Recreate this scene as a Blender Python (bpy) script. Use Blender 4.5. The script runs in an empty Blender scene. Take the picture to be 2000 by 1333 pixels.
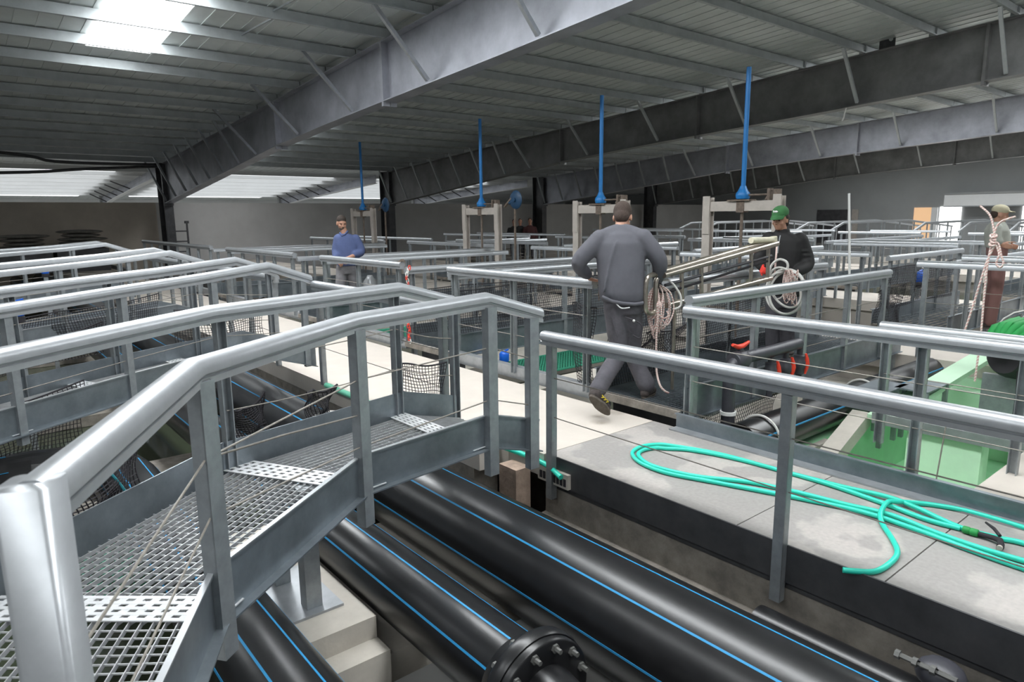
import bpy, math, random
from mathutils import Vector, Matrix
import numpy as np
random.seed(4)
S = bpy.context.scene
COL = S.collection

# ------------------------------------------------------------------ camera
cam_d = bpy.data.cameras.new('camera')
cam = bpy.data.objects.new('camera', cam_d)
COL.objects.link(cam)
S.camera = cam
cam_d.sensor_width = 36.0
cam_d.lens = 1331.1 / 2000 * 36
cam_d.clip_start = 0.05
cam_d.clip_end = 300
yaw, pit, rol = 0.883231, 0.181032, -0.0107115
fw = Vector((math.cos(yaw) * math.cos(pit), math.sin(yaw) * math.cos(pit), -math.sin(pit)))
rt = Vector((math.sin(yaw), -math.cos(yaw), 0))
upv = rt.cross(fw)
r2 = math.cos(rol) * rt + math.sin(rol) * upv
u2 = -math.sin(rol) * rt + math.cos(rol) * upv
cam.matrix_world = Matrix(((r2.x, u2.x, -fw.x, 0), (r2.y, u2.y, -fw.y, 0), (r2.z, u2.z, -fw.z, 1.74), (0, 0, 0, 1)))
cam_d.dof.use_dof = True
cam_d.dof.focus_distance = 5.2
cam_d.dof.aperture_fstop = 5.6

# ------------------------------------------------------------------ light
W = bpy.data.worlds.new('world')
S.world = W
W.use_nodes = True
W.node_tree.nodes['Background'].inputs[0].default_value = (0.93, 0.97, 1.0, 1)
W.node_tree.nodes['Background'].inputs[1].default_value = 0.22
S.view_settings.view_transform = 'Standard'
S.view_settings.look = 'None'
S.view_settings.gamma = 1
S.view_settings.exposure = 0.30
S.view_settings.use_curve_mapping = False
SKY_E = 15.0        # brightness of the translucent roof sheets

# ------------------------------------------------------------------ materials
MATS = {}
def mat(name, col, rough=0.6, metal=0.0, noise=0.0, nscale=8.0, bump=0.0, bscale=60.0, col2=None, spec=0.5, alpha=None, emit=0.0, stretch=None, detail=5.0):
    m = bpy.data.materials.new(name)
    m.use_nodes = True
    nt = m.node_tree
    b = nt.nodes['Principled BSDF']
    b.inputs['Base Color'].default_value = (*col, 1)
    b.inputs['Roughness'].default_value = rough
    b.inputs['Metallic'].default_value = metal
    b.inputs['Specular IOR Level'].default_value = spec
    tc = None
    if noise or bump or col2:
        tc = nt.nodes.new('ShaderNodeTexCoord')
        mp = nt.nodes.new('ShaderNodeMapping')
        nt.links.new(tc.outputs['Object'], mp.inputs[0])
        if stretch: mp.inputs['Scale'].default_value = stretch
    if noise or col2:
        n = nt.nodes.new('ShaderNodeTexNoise')
        n.inputs['Scale'].default_value = nscale
        n.inputs['Detail'].default_value = detail
        n.inputs['Roughness'].default_value = 0.65
        nt.links.new(mp.outputs[0], n.inputs['Vector'])
        r = nt.nodes.new('ShaderNodeValToRGB')
        r.color_ramp.elements[0].position = 0.32
        r.color_ramp.elements[1].position = 0.7
        c2 = col2 or tuple(min(1, c * (1 + noise)) for c in col)
        c1 = col if col2 else tuple(c * (1 - noise) for c in col)
        r.color_ramp.elements[0].color = (*c1, 1)
        r.color_ramp.elements[1].color = (*c2, 1)
        nt.links.new(n.outputs['Fac'], r.inputs[0])
        nt.links.new(r.outputs[0], b.inputs['Base Color'])
    if bump:
        n2 = nt.nodes.new('ShaderNodeTexNoise')
        n2.inputs['Scale'].default_value = bscale
        n2.inputs['Detail'].default_value = 4
        nt.links.new(mp.outputs[0], n2.inputs['Vector'])
        bp = nt.nodes.new('ShaderNodeBump')
        bp.inputs['Strength'].default_value = bump
        bp.inputs['Distance'].default_value = 0.02
        nt.links.new(n2.outputs['Fac'], bp.inputs['Height'])
        nt.links.new(bp.outputs[0], b.inputs['Normal'])
    if emit:
        b.inputs['Emission Color'].default_value = (*col, 1)
        b.inputs['Emission Strength'].default_value = emit
    MATS[name] = m
    return m

mat('galv', (0.40, 0.42, 0.44), 0.36, 0.6, 0.13, 9, 0.03, 90)
mat('galv_rail', (0.47, 0.49, 0.51), 0.36, 0.65, 0.06, 14)
mat('galv_sheet', (0.23, 0.26, 0.285), 0.36, 0.65, 0.2, 5, 0.03, 40)
mat('galv_post', (0.33, 0.355, 0.37), 0.40, 0.55, 0.15, 12)
mat('grate', (0.52, 0.53, 0.54), 0.4, 0.5, 0.1, 20)
mat('nosing', (0.62, 0.63, 0.64), 0.5, 0.3, 0.1, 20)
mat('cable', (0.26, 0.24, 0.21), 0.5, 0.3, 0.2, 30)
mat('beam_lit', (0.38, 0.39, 0.43), 0.42, 0.45, 0.22, 1.3, 0.02, 20)
mat('beam_shaded', (0.21, 0.21, 0.21), 0.5, 0.25, 0.28, 1.3, 0.02, 20)  # darker copy of the rafter steel, shade painted into the colour
mat('purlin', (0.46, 0.49, 0.50), 0.45, 0.3, 0.12, 3)
mat('roof', (0.64, 0.67, 0.66), 0.42, 0.25, 0.1, 1.2)
mat('wall_grey', (0.30, 0.31, 0.31), 0.75, 0, 0.06, 0.6)
mat('wall_brown', (0.60, 0.535, 0.46), 0.85, 0, 0.12, 0.8)
mat('wall_white', (0.74, 0.75, 0.75), 0.7, 0, 0.04, 1)
mat('wall_partition', (0.60, 0.585, 0.57), 0.8, 0, 0.08, 0.7)
mat('pit', (0.42, 0.415, 0.40), 0.55, 0, 0.12, 1.5)
mat('conc_white', (0.55, 0.50, 0.445), 0.7, 0, 0.05, 3.5, 0.05, 60)
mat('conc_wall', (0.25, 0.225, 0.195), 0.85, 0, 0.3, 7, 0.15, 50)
mat('conc_pale', (0.50, 0.465, 0.41), 0.8, 0, 0.12, 4, 0.1, 40)
mat('conc_brown', (0.30, 0.22, 0.17), 0.9, 0, 0.25, 12, 0.2, 40)
mat('steel_dark', (0.085, 0.085, 0.09), 0.45, 0.4, 0.25, 4)
mat('pe_black', (0.009, 0.009, 0.010), 0.30, 0.0, 0.3, 6, 0.025, 25, spec=0.6)
mat('pe_grey', (0.05, 0.05, 0.06), 0.4, 0.0, 0.2, 8)
mat('stripe', (0.025, 0.27, 0.55), 0.45)
mat('hose_green', (0.025, 0.60, 0.45), 0.38)
mat('hose_pale', (0.20, 0.66, 0.45), 0.4)
mat('net_black', (0.022, 0.02, 0.024), 0.8)
mat('net_green', (0.02, 0.20, 0.12), 0.8)
mat('tarp_green', (0.015, 0.27, 0.06), 0.6)
mat('red', (0.80, 0.06, 0.03), 0.45)
mat('white_plastic', (0.78, 0.78, 0.76), 0.4)
mat('pvc', (0.62, 0.61, 0.58), 0.4)
mat('pvc_cream', (0.66, 0.62, 0.47), 0.5, 0, 0.15, 14)
mat('blue', (0.01, 0.16, 0.44), 0.42)
mat('blue_dark', (0.012, 0.05, 0.11), 0.5)
mat('blue_feed', (0.01, 0.12, 0.62), 0.35)
mat('gate_beige', (0.44, 0.40, 0.36), 0.6, 0.1, 0.12, 6)
mat('gate_rust', (0.16, 0.125, 0.10), 0.8, 0.1, 0.35, 18)
mat('stainless', (0.40, 0.36, 0.31), 0.28, 0.85, 0.15, 20)
mat('water', (0.045, 0.055, 0.035), 0.08, 0, 0.15, 2, 0.02, 6, spec=0.5)
mat('water_green', (0.16, 0.42, 0.20), 0.16, 0, 0.15, 2)
mat('tank_green', (0.36, 0.72, 0.42), 0.42, 0, 0.12, 2)
mat('tank_pale', (0.58, 0.84, 0.60), 0.5, 0, 0.08, 2)
mat('orange_panel_glow', (0.80, 0.50, 0.28), 0.7, emit=0.5)  # door panel given a glow to brighten it, no lamp there
mat('daylight', (1.0, 1.0, 1.0), 0.5, emit=4.0)
mat('bolt', (0.22, 0.22, 0.21), 0.4, 0.6)
mat('skin', (0.44, 0.235, 0.16), 0.55, 0, 0.08, 30)
mat('skin_dark', (0.36, 0.18, 0.12), 0.55, 0, 0.08, 30)
mat('hair', (0.035, 0.024, 0.018), 0.75, 0, 0.3, 60, 0.4, 200)
mat('hair_short', (0.05, 0.032, 0.024), 0.8, 0, 0.3, 60, 0.4, 200)
mat('beard', (0.07, 0.05, 0.04), 0.8, 0, 0.3, 60)
mat('sweat', (0.105, 0.105, 0.122), 0.92, 0, 0.1, 6, 0.12, 220)
mat('trouser', (0.082, 0.078, 0.09), 0.9, 0, 0.22, 9, 0.25, 30)
mat('pocket', (0.055, 0.052, 0.06), 0.9)
mat('boot', (0.045, 0.035, 0.032), 0.8, 0, 0.4, 30)
mat('boot_sole', (0.10, 0.085, 0.07), 0.9, 0, 0.3, 30)
mat('yellow', (0.75, 0.60, 0.05), 0.6)
mat('jacket', (0.008, 0.0075, 0.008), 0.75, 0, 0.2, 9)
mat('cap_green', (0.035, 0.14, 0.045), 0.85, 0, 0.15, 20)
mat('blue_shirt', (0.07, 0.095, 0.205), 0.9, 0, 0.12, 8, 0.12, 90)
mat('jeans', (0.17, 0.165, 0.175), 0.9, 0, 0.25, 9)
mat('glove_red', (0.80, 0.045, 0.03), 0.6)
mat('teal', (0.02, 0.42, 0.46), 0.6)
mat('grey_shirt', (0.36, 0.37, 0.33), 0.9, 0, 0.12, 8)
mat('cap_beige', (0.46, 0.42, 0.30), 0.9)
mat('maroon', (0.05, 0.014, 0.014), 0.9)
mat('apron', (0.20, 0.10, 0.09), 0.7)
mat('eye', (0.02, 0.015, 0.012), 0.3)
mat('bin_grey', (0.30, 0.31, 0.32), 0.25, 0.1, 0.1, 4)
mat('cement_bag', (0.20, 0.19, 0.17), 0.9, 0, 0.3, 5)
mat('ledge_shine', (0.45, 0.44, 0.42), 0.5, 0.1, 0.15, 6)

def rope_mat(name, c1, c2, sc):
    m = mat(name, c1, 0.85)
    nt = m.node_tree
    tc = nt.nodes.new('ShaderNodeTexCoord')
    w = nt.nodes.new('ShaderNodeTexWave')
    w.wave_type = 'BANDS'; w.bands_direction = 'DIAGONAL'
    w.inputs['Scale'].default_value = sc
    r = nt.nodes.new('ShaderNodeValToRGB')
    r.color_ramp.elements[0].position = 0.45; r.color_ramp.elements[0].color = (*c1, 1)
    r.color_ramp.elements[1].position = 0.55; r.color_ramp.elements[1].color = (*c2, 1)
    nt.links.new(tc.outputs['Object'], w.inputs[0])
    nt.links.new(w.outputs[1], r.inputs[0])
    nt.links.new(r.outputs[0], m.node_tree.nodes['Principled BSDF'].inputs['Base Color'])
rope_mat('rope', (0.72, 0.65, 0.60), (0.56, 0.34, 0.31), 26)
rope_mat('rope_blue', (0.05, 0.35, 0.42), (0.02, 0.14, 0.32), 9)

def stained_slab():
    """light grey slab with pale dried patches that have crisp edges, and a few dark wet spots"""
    m = mat('conc_grey', (0.345, 0.325, 0.31), 0.55)
    nt = m.node_tree
    b = nt.nodes['Principled BSDF']
    tc = nt.nodes.new('ShaderNodeTexCoord')
    n = nt.nodes.new('ShaderNodeTexNoise')
    n.inputs['Scale'].default_value = 1.15; n.inputs['Detail'].default_value = 4; n.inputs['Roughness'].default_value = 0.5
    nt.links.new(tc.outputs['Object'], n.inputs['Vector'])
    r = nt.nodes.new('ShaderNodeValToRGB')
    e = r.color_ramp.elements
    e[0].position = 0.50; e[0].color = (0.30, 0.285, 0.27, 1)
    e[1].position = 0.525; e[1].color = (0.39, 0.365, 0.342, 1)
    a = e.new(0.33); a.color = (0.285, 0.27, 0.257, 1)
    d = e.new(0.60); d.color = (0.41, 0.38, 0.355, 1)
    g = e.new(0.62); g.color = (0.31, 0.29, 0.275, 1)
    nt.links.new(n.outputs['Fac'], r.inputs[0])
    f = nt.nodes.new('ShaderNodeTexNoise')
    f.inputs['Scale'].default_value = 40
    nt.links.new(tc.outputs['Object'], f.inputs['Vector'])
    mx = nt.nodes.new('ShaderNodeMixRGB')
    mx.blend_type = 'OVERLAY'; mx.inputs[0].default_value = 0.18
    nt.links.new(r.outputs[0], mx.inputs[1]); nt.links.new(f.outputs['Fac'], mx.inputs[2])
    nt.links.new(mx.outputs[0], b.inputs['Base Color'])
stained_slab()

def white_slab():
    """pale cream slab with two muddy boot marks"""
    m = MATS['conc_white']
    nt = m.node_tree
    b = nt.nodes['Principled BSDF']
    src = b.inputs['Base Color'].links[0].from_socket
    g = nt.nodes.new('ShaderNodeNewGeometry')
    n = nt.nodes.new('ShaderNodeTexNoise'); n.inputs['Scale'].default_value = 14
    nt.links.new(g.outputs['Position'], n.inputs['Vector'])
    prev = src
    for (x, y, r) in ((4.46, 3.98, 0.12), (4.13, 3.86, 0.10), (4.25, 3.98, 0.08), (4.62, 4.1, 0.06)):
        v = nt.nodes.new('ShaderNodeVectorMath'); v.operation = 'DISTANCE'
        nt.links.new(g.outputs['Position'], v.inputs[0]); v.inputs[1].default_value = (x, y, 0)
        mm = nt.nodes.new('ShaderNodeMapRange')
        mm.inputs[1].default_value = r; mm.inputs[2].default_value = r * 0.25
        nt.links.new(v.outputs['Value'], mm.inputs[0])
        mu = nt.nodes.new('ShaderNodeMath'); mu.operation = 'MULTIPLY'
        nt.links.new(mm.outputs[0], mu.inputs[0]); nt.links.new(n.outputs['Fac'], mu.inputs[1])
        mx = nt.nodes.new('ShaderNodeMixRGB')
        nt.links.new(mu.outputs[0], mx.inputs[0]); nt.links.new(prev, mx.inputs[1])
        mx.inputs[2].default_value = (0.22, 0.18, 0.13, 1)
        prev = mx.outputs[0]
    nt.links.new(prev, b.inputs['Base Color'])
white_slab()

def skylight_mat(name, e):
    m = bpy.data.materials.new(name)
    m.use_nodes = True
    nt = m.node_tree
    b = nt.nodes['Principled BSDF']
    b.inputs['Base Color'].default_value = (0.9, 0.92, 0.95, 1)
    b.inputs['Emission Color'].default_value = (0.95, 0.98, 1.0, 1)
    b.inputs['Emission Strength'].default_value = e
    MATS[name] = m
skylight_mat('skylight', SKY_E)
skylight_mat('skylight_far', 0.95)
skylight_mat('skylight_mid', 5.0)

# ------------------------------------------------------------------ mesh helpers
def V(*a): return Vector(a[0]) if len(a) == 1 else Vector(a)

class MB:
    def __init__(s): s.v = []; s.f = []; s.smooth = []
    def add(s, vs, fs, sm=False):
        o = len(s.v)
        s.v += [tuple(p) for p in vs]
        s.f += [tuple(i + o for i in f) for f in fs]
        s.smooth += [sm] * len(fs)
        return s
    def box(s, lo, hi):
        x0, y0, z0 = lo; x1, y1, z1 = hi
        return s.add([(x0,y0,z0),(x1,y0,z0),(x1,y1,z0),(x0,y1,z0),(x0,y0,z1),(x1,y0,z1),(x1,y1,z1),(x0,y1,z1)],
                     [(0,3,2,1),(4,5,6,7),(0,1,5,4),(1,2,6,5),(2,3,7,6),(3,0,4,7)])
    def bar(s, a, b, w, h, up=(0,0,1)):
        """rectangular bar from a to b, w sideways, h along up (centred)"""
        a = V(a); b = V(b); t = (b - a).normalized()
        sd = t.cross(V(up))
        if sd.length < 1e-4: sd = t.cross(Vector((1,0,0)))
        sd.normalize(); u = sd.cross(t)
        vs = []
        for p in (a, b):
            for i, j in ((-1,-1),(1,-1),(1,1),(-1,1)): vs.append(p + sd * (w/2*i) + u * (h/2*j))
        return s.add(vs, [(0,1,2,3),(7,6,5,4),(0,4,5,1),(1,5,6,2),(2,6,7,3),(3,7,4,0)])
    def sweep(s, prof, path, closed_prof=True, caps=True, sm=False):
        """profile (side, up) swept along a mitred path, kept upright"""
        n = len(path); P = [V(p) for p in path]; k = len(prof); vs = []
        for i in range(n):
            ts = []
            if i > 0: ts.append((P[i] - P[i-1]))
            if i < n - 1: ts.append((P[i+1] - P[i]))
            hs = [Vector((t.x, t.y, 0)).normalized() for t in ts]
            h = sum(hs, Vector()) ; h.normalize()
            c = max(0.3, h.dot(hs[0]))
            sd = Vector((h.y, -h.x, 0)) / c
            for a, b in prof: vs.append(P[i] + sd * a + Vector((0,0,b)))
        fs = []
        for i in range(n - 1):
            for j in range(k if closed_prof else k - 1):
                j2 = (j + 1) % k
                fs.append((i*k+j, i*k+j2, (i+1)*k+j2, (i+1)*k+j))
        s.add(vs, fs, sm)
        if caps and closed_prof:
            o = len(s.v) - len(vs)
            s.f.append(tuple(o + j for j in range(k))[::-1]); s.smooth.append(False)
            s.f.append(tuple(o + (n-1)*k + j for j in range(k))); s.smooth.append(False)
        return s
    def tube(s, path, r, n=8, caps=True, closed=False, sm=True):
        P = [V(p) for p in path]; m = len(P); vs = []; prev = None
        rr = r if isinstance(r, (list, tuple)) else [r] * m
        for i in range(m):
            if closed: t = P[(i+1) % m] - P[i-1]
            else: t = P[min(i+1, m-1)] - P[max(i-1, 0)]
            if t.length < 1e-9: t = Vector((0,0,1))
            t.normalize()
            if prev is None:
                a = Vector((0,0,1)) if abs(t.z) < 0.9 else Vector((1,0,0))
                nrm = t.cross(a).normalized()
            else:
                nrm = prev - t * prev.dot(t)
                if nrm.length < 1e-6: nrm = t.cross(Vector((0,0,1)) if abs(t.z) < .9 else Vector((1,0,0)))
                nrm.normalize()
            prev = nrm; bn = t.cross(nrm)
            for j in range(n):
                a = 2 * math.pi * j / n
                vs.append(P[i] + (nrm * math.cos(a) + bn * math.sin(a)) * rr[i])
        fs = []
        for i in range(m if closed else m - 1):
            i2 = (i + 1) % m
            for j in range(n):
                j2 = (j + 1) % n
                fs.append((i*n+j, i*n+j2, i2*n+j2, i2*n+j))
        s.add(vs, fs, sm)
        if caps and not closed:
            o = len(s.v) - len(vs)
            s.f.append(tuple(o + j for j in range(n))[::-1]); s.smooth.append(False)
            s.f.append(tuple(o + (m-1)*n + j for j in range(n))); s.smooth.append(False)
        return s
    def ell(s, c, r, n=14, m=9, rot=None):
        c = V(c); vs = []; fs = []
        R = rot or Matrix.Identity(3)
        for i in range(m + 1):
            th = math.pi * i / m
            for j in range(n):
                ph = 2 * math.pi * j / n
                p = Vector((r[0]*math.sin(th)*math.cos(ph), r[1]*math.sin(th)*math.sin(ph), r[2]*math.cos(th)))
                vs.append(c + R @ p)
        for i in range(m):
            for j in range(n):
                j2 = (j + 1) % n
                fs.append((i*n+j, (i+1)*n+j, (i+1)*n+j2, i*n+j2))
        return s.add(vs, fs, True)
    def lathe(s, c, prof, n=20, axis='z'):
        """profile [(r, h)] turned about an axis through c"""
        c = V(c); vs = []; fs = []; k = len(prof)
        for r, h in prof:
            for j in range(n):
                a = 2 * math.pi * j / n
                x, y = r * math.cos(a), r * math.sin(a)
                p = {'z': (x, y, h), 'y': (x, h, -y), 'x': (h, x, y)}[axis]
                vs.append(c + Vector(p))
        for i in range(k - 1):
            for j in range(n):
                j2 = (j + 1) % n
                fs.append((i*n+j, i*n+j2, (i+1)*n+j2, (i+1)*n+j))
        s.add(vs, fs, True)
        o = len(s.v) - len(vs)
        s.f.append(tuple(o + j for j in range(n))[::-1]); s.smooth.append(False)
        s.f.append(tuple(o + (k-1)*n + j for j in range(n))); s.smooth.append(False)
        return s

def build(name, mb, m, parent=None):
    me = bpy.data.meshes.new(name)
    off = parent_loc(parent) if parent else Vector()
    me.from_pydata([(p[0]-off.x, p[1]-off.y, p[2]-off.z) for p in mb.v], [], mb.f)
    me.polygons.foreach_set('use_smooth', mb.smooth)
    me.materials.append(MATS[m])
    me.update()
    if any(mb.smooth) and not all(mb.smooth): me.set_sharp_from_angle(angle=0.9)
    o = bpy.data.objects.new(name, me)
    COL.objects.link(o)
    if parent: o.parent = parent
    return o
def parent_loc(p):
    l = Vector(p.location)
    while p.parent: p = p.parent; l += Vector(p.location)
    return l
def thing(name, label, cat, loc=(0,0,0), group=None):
    o = bpy.data.objects.new(name, None)
    o.empty_display_size = 0.1
    COL.objects.link(o); o.location = loc
    o['label'] = label; o['category'] = cat
    if group: o['group'] = group
    return o
def tag(o, label, cat, group=None):
    o['label'] = label; o['category'] = cat
    if group: o['group'] = group
    return o
def struct(name, mb, m):
    o = build(name, mb, m); o['kind'] = 'structure'; return o
def dup(root, dx, dy, dz, label, group=None):
    r = root.copy(); COL.objects.link(r)
    r.location = Vector(root.location) + Vector((dx, dy, dz))
    r['label'] = label
    if group: r['group'] = group
    for ch in list(root.children):
        c = ch.copy(); COL.objects.link(c); c.parent = r
        for g in list(ch.children):
            d = g.copy(); COL.objects.link(d); d.parent = c
    return r
def lerp(a, b, t): return V(a) * (1 - t) + V(b) * t
def spline(pts, per=6, closed=False):
    """Catmull-Rom through points"""
    P = [V(p) for p in pts]; n = len(P); out = []
    rng = range(n if closed else n - 1)
    for i in rng:
        if closed: a, b, c, d = P[i-1], P[i], P[(i+1) % n], P[(i+2) % n]
        else: a, b, c, d = P[max(i-1,0)], P[i], P[i+1], P[min(i+2,n-1)]
        for k in range(per):
            t = k / per
            out.append(0.5 * ((2*b) + (c-a)*t + (2*a-5*b+4*c-d)*t*t + (3*b-a-3*c+d)*t**3))
    if not closed: out.append(P[-1])
    return out
# ------------------------------------------------------------------ the hall
def roof_z(y): return 6.05 - 0.065 * y
FR = [7.0, 17.0, 27.0, 37.0]
YW = 31.0
# roof sheet, with ribs running up the slope
mb = MB()
x = -14.0
while x < 46:
    mb.add([(x, -8, roof_z(-8)), (x+1.0, -8, roof_z(-8)), (x+1.0, 47.5, roof_z(47.5)), (x, 47.5, roof_z(47.5)),
            (x, -8, roof_z(-8)+.08), (x+1.0, -8, roof_z(-8)+.08), (x+1.0, 47.5, roof_z(47.5)+.08), (x, 47.5, roof_z(47.5)+.08)],
           [(0,3,2,1),(4,5,6,7),(0,1,5,4),(1,2,6,5),(2,3,7,6),(3,0,4,7)])
    for q in (0.0, 0.33, 0.66):
        mb.add([(x+q, -8, roof_z(-8)-.012), (x+q+.02, -8, roof_z(-8)-.012), (x+q+.02, 47.5, roof_z(47.5)-.012), (x+q, 47.5, roof_z(47.5)-.012),
                (x+q, -8, roof_z(-8)), (x+q+.02, -8, roof_z(-8)), (x+q+.02, 47.5, roof_z(47.5)), (x+q, 47.5, roof_z(47.5))],
               [(0,3,2,1),(0,1,5,4),(2,3,7,6),(3,0,4,7),(1,2,6,5)])
    x += 1.0
struct('ceiling', mb, 'roof')
def skylight(n, x0, x1, y0, y1, m='skylight'):
    mb = MB(); d = 0.02
    mb.add([(x0,y0,roof_z(y0)-d-.02),(x1,y0,roof_z(y0)-d-.02),(x1,y1,roof_z(y1)-d-.02),(x0,y1,roof_z(y1)-d-.02),
            (x0,y0,roof_z(y0)-.005),(x1,y0,roof_z(y0)-.005),(x1,y1,roof_z(y1)-.005),(x0,y1,roof_z(y1)-.005)],
           [(0,3,2,1),(4,5,6,7),(0,1,5,4),(1,2,6,5),(2,3,7,6),(3,0,4,7)])
    o = struct('window_%d' % n, mb, m)
    tag(o, SKL[n-1], 'skylight')
SKL = ['bright translucent roof sheet left of the nearest rafter', 'bright translucent roof sheet between the two nearest rafters',
       'unseen translucent roof sheet added just beyond the second rafter', 'bright roof sheet beyond the partition wall, far left',
       'bright roof sheet beyond the partition wall, in the middle', 'bright roof sheet beyond the partition wall, on the right',
       'bright translucent roof sheet over the left end of the hall', 'unseen translucent roof sheet added just beyond the third rafter',
       'unseen translucent roof sheet added beside the far grey wall', 'bright roof sheet beyond the partition wall, leftmost', 'hidden roof light added behind the nearest rafter, close to the partition wall']
skylight(1, 2.5, 3.6, -4.0, 15.6)
skylight(2, 12.4, 13.8, -2.8, 4.2)
skylight(3, 19.2, 20.6, -2.8, 16.0)  # unseen panel added to brighten the hall past the second rafter
skylight(4, -1.0, 6.0, 33.5, 45.0, 'skylight_far')
skylight(5, 8.5, 16.0, 33.5, 45.0, 'skylight_far')
skylight(6, 18.5, 26.0, 33.5, 45.0, 'skylight_far')
skylight(7, -4.2, -2.8, -7.5, 20.0, 'skylight_mid')
skylight(11, 8.4, 9.6, 20.0, 29.0, 'skylight_mid')  # added panel, hidden by the rafter, to light the partition wall
skylight(8, 29.0, 30.4, -2.8, 18.0, 'skylight_mid')  # unseen panel added for more light at the back
skylight(9, 39.5, 40.9, -2.8, 22.0, 'skylight_mid')  # unseen panel added to light the far grey wall
skylight(10, -11.0, -3.5, 33.5, 45.0, 'skylight_far')

# walls and ground
struct('wall_back', MB().box((-14, YW, -2.3), (6.8, YW + .2, 2.44)), 'wall_brown')
struct('wall_partition', MB().box((6.8, YW, -2.3), (45.5, YW + .2, 2.44)), 'wall_partition')
struct('wall_far', MB().box((-14, 47.3, -2.3), (45.5, 47.5, 3.2)), 'wall_white')
mb = MB()
mb.add([(45.5,-8,-2.3),(45.5,47.5,-2.3),(45.5,47.5,roof_z(47.5)),(45.5,-8,roof_z(-8)),(45.8,-8,-2.3),(45.8,47.5,-2.3),(45.8,47.5,roof_z(47.5)),(45.8,-8,roof_z(-8))],
       [(0,1,2,3),(4,7,6,5),(0,4,5,1),(1,5,6,2),(2,6,7,3),(3,7,4,0)])
struct('wall_right', mb, 'wall_grey')
struct('wall_left', MB().box((-14.2, -3, -2.3), (-14, 47.5, 6.4)), 'wall_grey')
struct('floor', MB().box((-14, -8, -2.5), (45.5, 47.5, -2.3)), 'pit')
# openings in the right-hand wall
def opening(n, y0, y1, z0, z1, m, label, cat):
    o = struct(n, MB().box((45.44, y0, z0), (45.5, y1, z1)), m); tag(o, label, cat)
opening('door_1', 14.4, 15.5, -.3, 2.02, 'daylight', 'open doorway full of daylight in the far grey wall', 'doorway')
opening('door_2', 15.62, 15.95, -.3, 2.0, 'wall_white', 'white door frame beside the orange panel', 'door frame')
opening('door_3', 15.95, 16.9, -.3, 2.0, 'orange_panel_glow', 'orange door panel left of the bright doorway', 'door')
opening('door_4', 10.2, 11.45, -.3, 2.02, 'daylight', 'open bright doorway at the right edge of the far wall', 'doorway')
opening('door_5', 20.9, 22.9, -.3, 1.95, 'steel_dark', 'dark double door in the far grey wall', 'door')
opening('door_6', 20.2, 20.6, -.3, 1.95, 'gate_beige', 'narrow beige door leaf beside the dark double door', 'door')
t = thing('roller_door_box', 'long pale grey roller door housing on the far right wall', 'roller door', (44.9, 10, 2.02))
build('housing', MB().box((44.6, 4.0, 2.06), (45.43, 15.05, 2.70)), 'wall_white', t)
build('top_cap', MB().box((44.55, 4.0, 2.70), (45.43, 15.1, 2.80)), 'wall_grey', t)
build('bottom_rail', MB().box((44.6, 4.0, 2.0), (45.43, 15.05, 2.06)), 'galv', t)

# rafters: deep I-beams with haunches, one per frame, each with stiffeners and fly braces
BOT = [(29.75, 2.40), (17.8, 3.60), (14.7, 3.82), (8.4, 4.18), (5.0, 4.40), (-3, 4.92)]
def bot_z(y):
    for (ya, za), (yb, zb) in zip(BOT, BOT[1:]):
        if yb <= y <= ya: return za + (zb - za) * (y - ya) / (yb - ya)
    return BOT[0][1]
PURL = [13.5 + 1.46 * k for k in range(-8, 12)]
ORD = ['first','second','third','fourth','fifth','sixth','seventh','eighth','ninth','tenth','eleventh','twelfth','thirteenth','fourteenth','fifteenth','sixteenth','seventeenth','eighteenth','nineteenth','twentieth']
FLAB = ['nearest deep steel rafter, its pale web facing the bright roof sheet',
        'second steel rafter from the left with a dark web, behind the blue gate spindles',
        'third steel rafter from the left, paler, below and behind the dark second one',
        'last dark steel rafter lying close to the far grey wall']
FM = ['beam_lit', 'beam_shaded', 'beam_lit', 'beam_shaded']  # lit and shaded copies of one steel, the light painted per rafter
for k, X in enumerate(FR):
    t = thing('roof_rafter', FLAB[k], 'rafter', (X, 29.7, 2.4), 'steel rafters of the hall')
    topz = lambda y: roof_z(y) - .21
    mb = MB()
    ys = [b[0] for b in BOT]
    for s in (-1, 1):
        vs = [(X + .007*s, y, bot_z(y)) for y in ys] + [(X + .007*s, y, topz(y)) for y in ys]
        n = len(ys)
        mb.add(vs, [(i, i+1, n+i+1, n+i) for i in range(n-1)])
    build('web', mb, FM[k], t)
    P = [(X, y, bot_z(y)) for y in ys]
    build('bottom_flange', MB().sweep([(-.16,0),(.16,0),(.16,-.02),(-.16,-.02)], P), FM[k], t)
    P = [(X, y, topz(y)) for y in ys]
    build('top_flange', MB().sweep([(-.16,0),(.16,0),(.16,-.02),(-.16,-.02)], P), FM[k], t)
    for y in (12.2, 17.8, 5.2):
        mb = MB()
        for s in (-1, 1):
            mb.box((X + min(.007*s,.15*s), y - .03, bot_z(y) - .1), (X + max(.007*s,.15*s), y + .03, topz(y)))
        build('stiffener', mb, FM[k], t)
    for i, y in enumerate(PURL):
        if y < 3: continue
        near = y > 20.5
        if not near and i % 2 == 1: continue
        for s in (-1, 1):
            if k == 3 and s > 0: continue
            dx = 1.15 if not near else 0.75
            build('fly_brace', MB().bar((X + s*dx, y, roof_z(y) - .2), (X + s*.1, y + .08, bot_z(y + .08) + .06), .065, .065), 'galv' if k == 0 else 'purlin', t)
    build('end_plate', MB().box((X - .17, 29.7, 2.3), (X + .17, 29.78, topz(29.75))), 'steel_dark', t)
CLAB = ['dark steel column carrying the nearest rafter, at the partition wall', 'dark steel column carrying the second rafter, behind the blue-shirted man',
        'dark steel column carrying the third rafter, behind the round blue disc', 'dark steel column carrying the last rafter']
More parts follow.
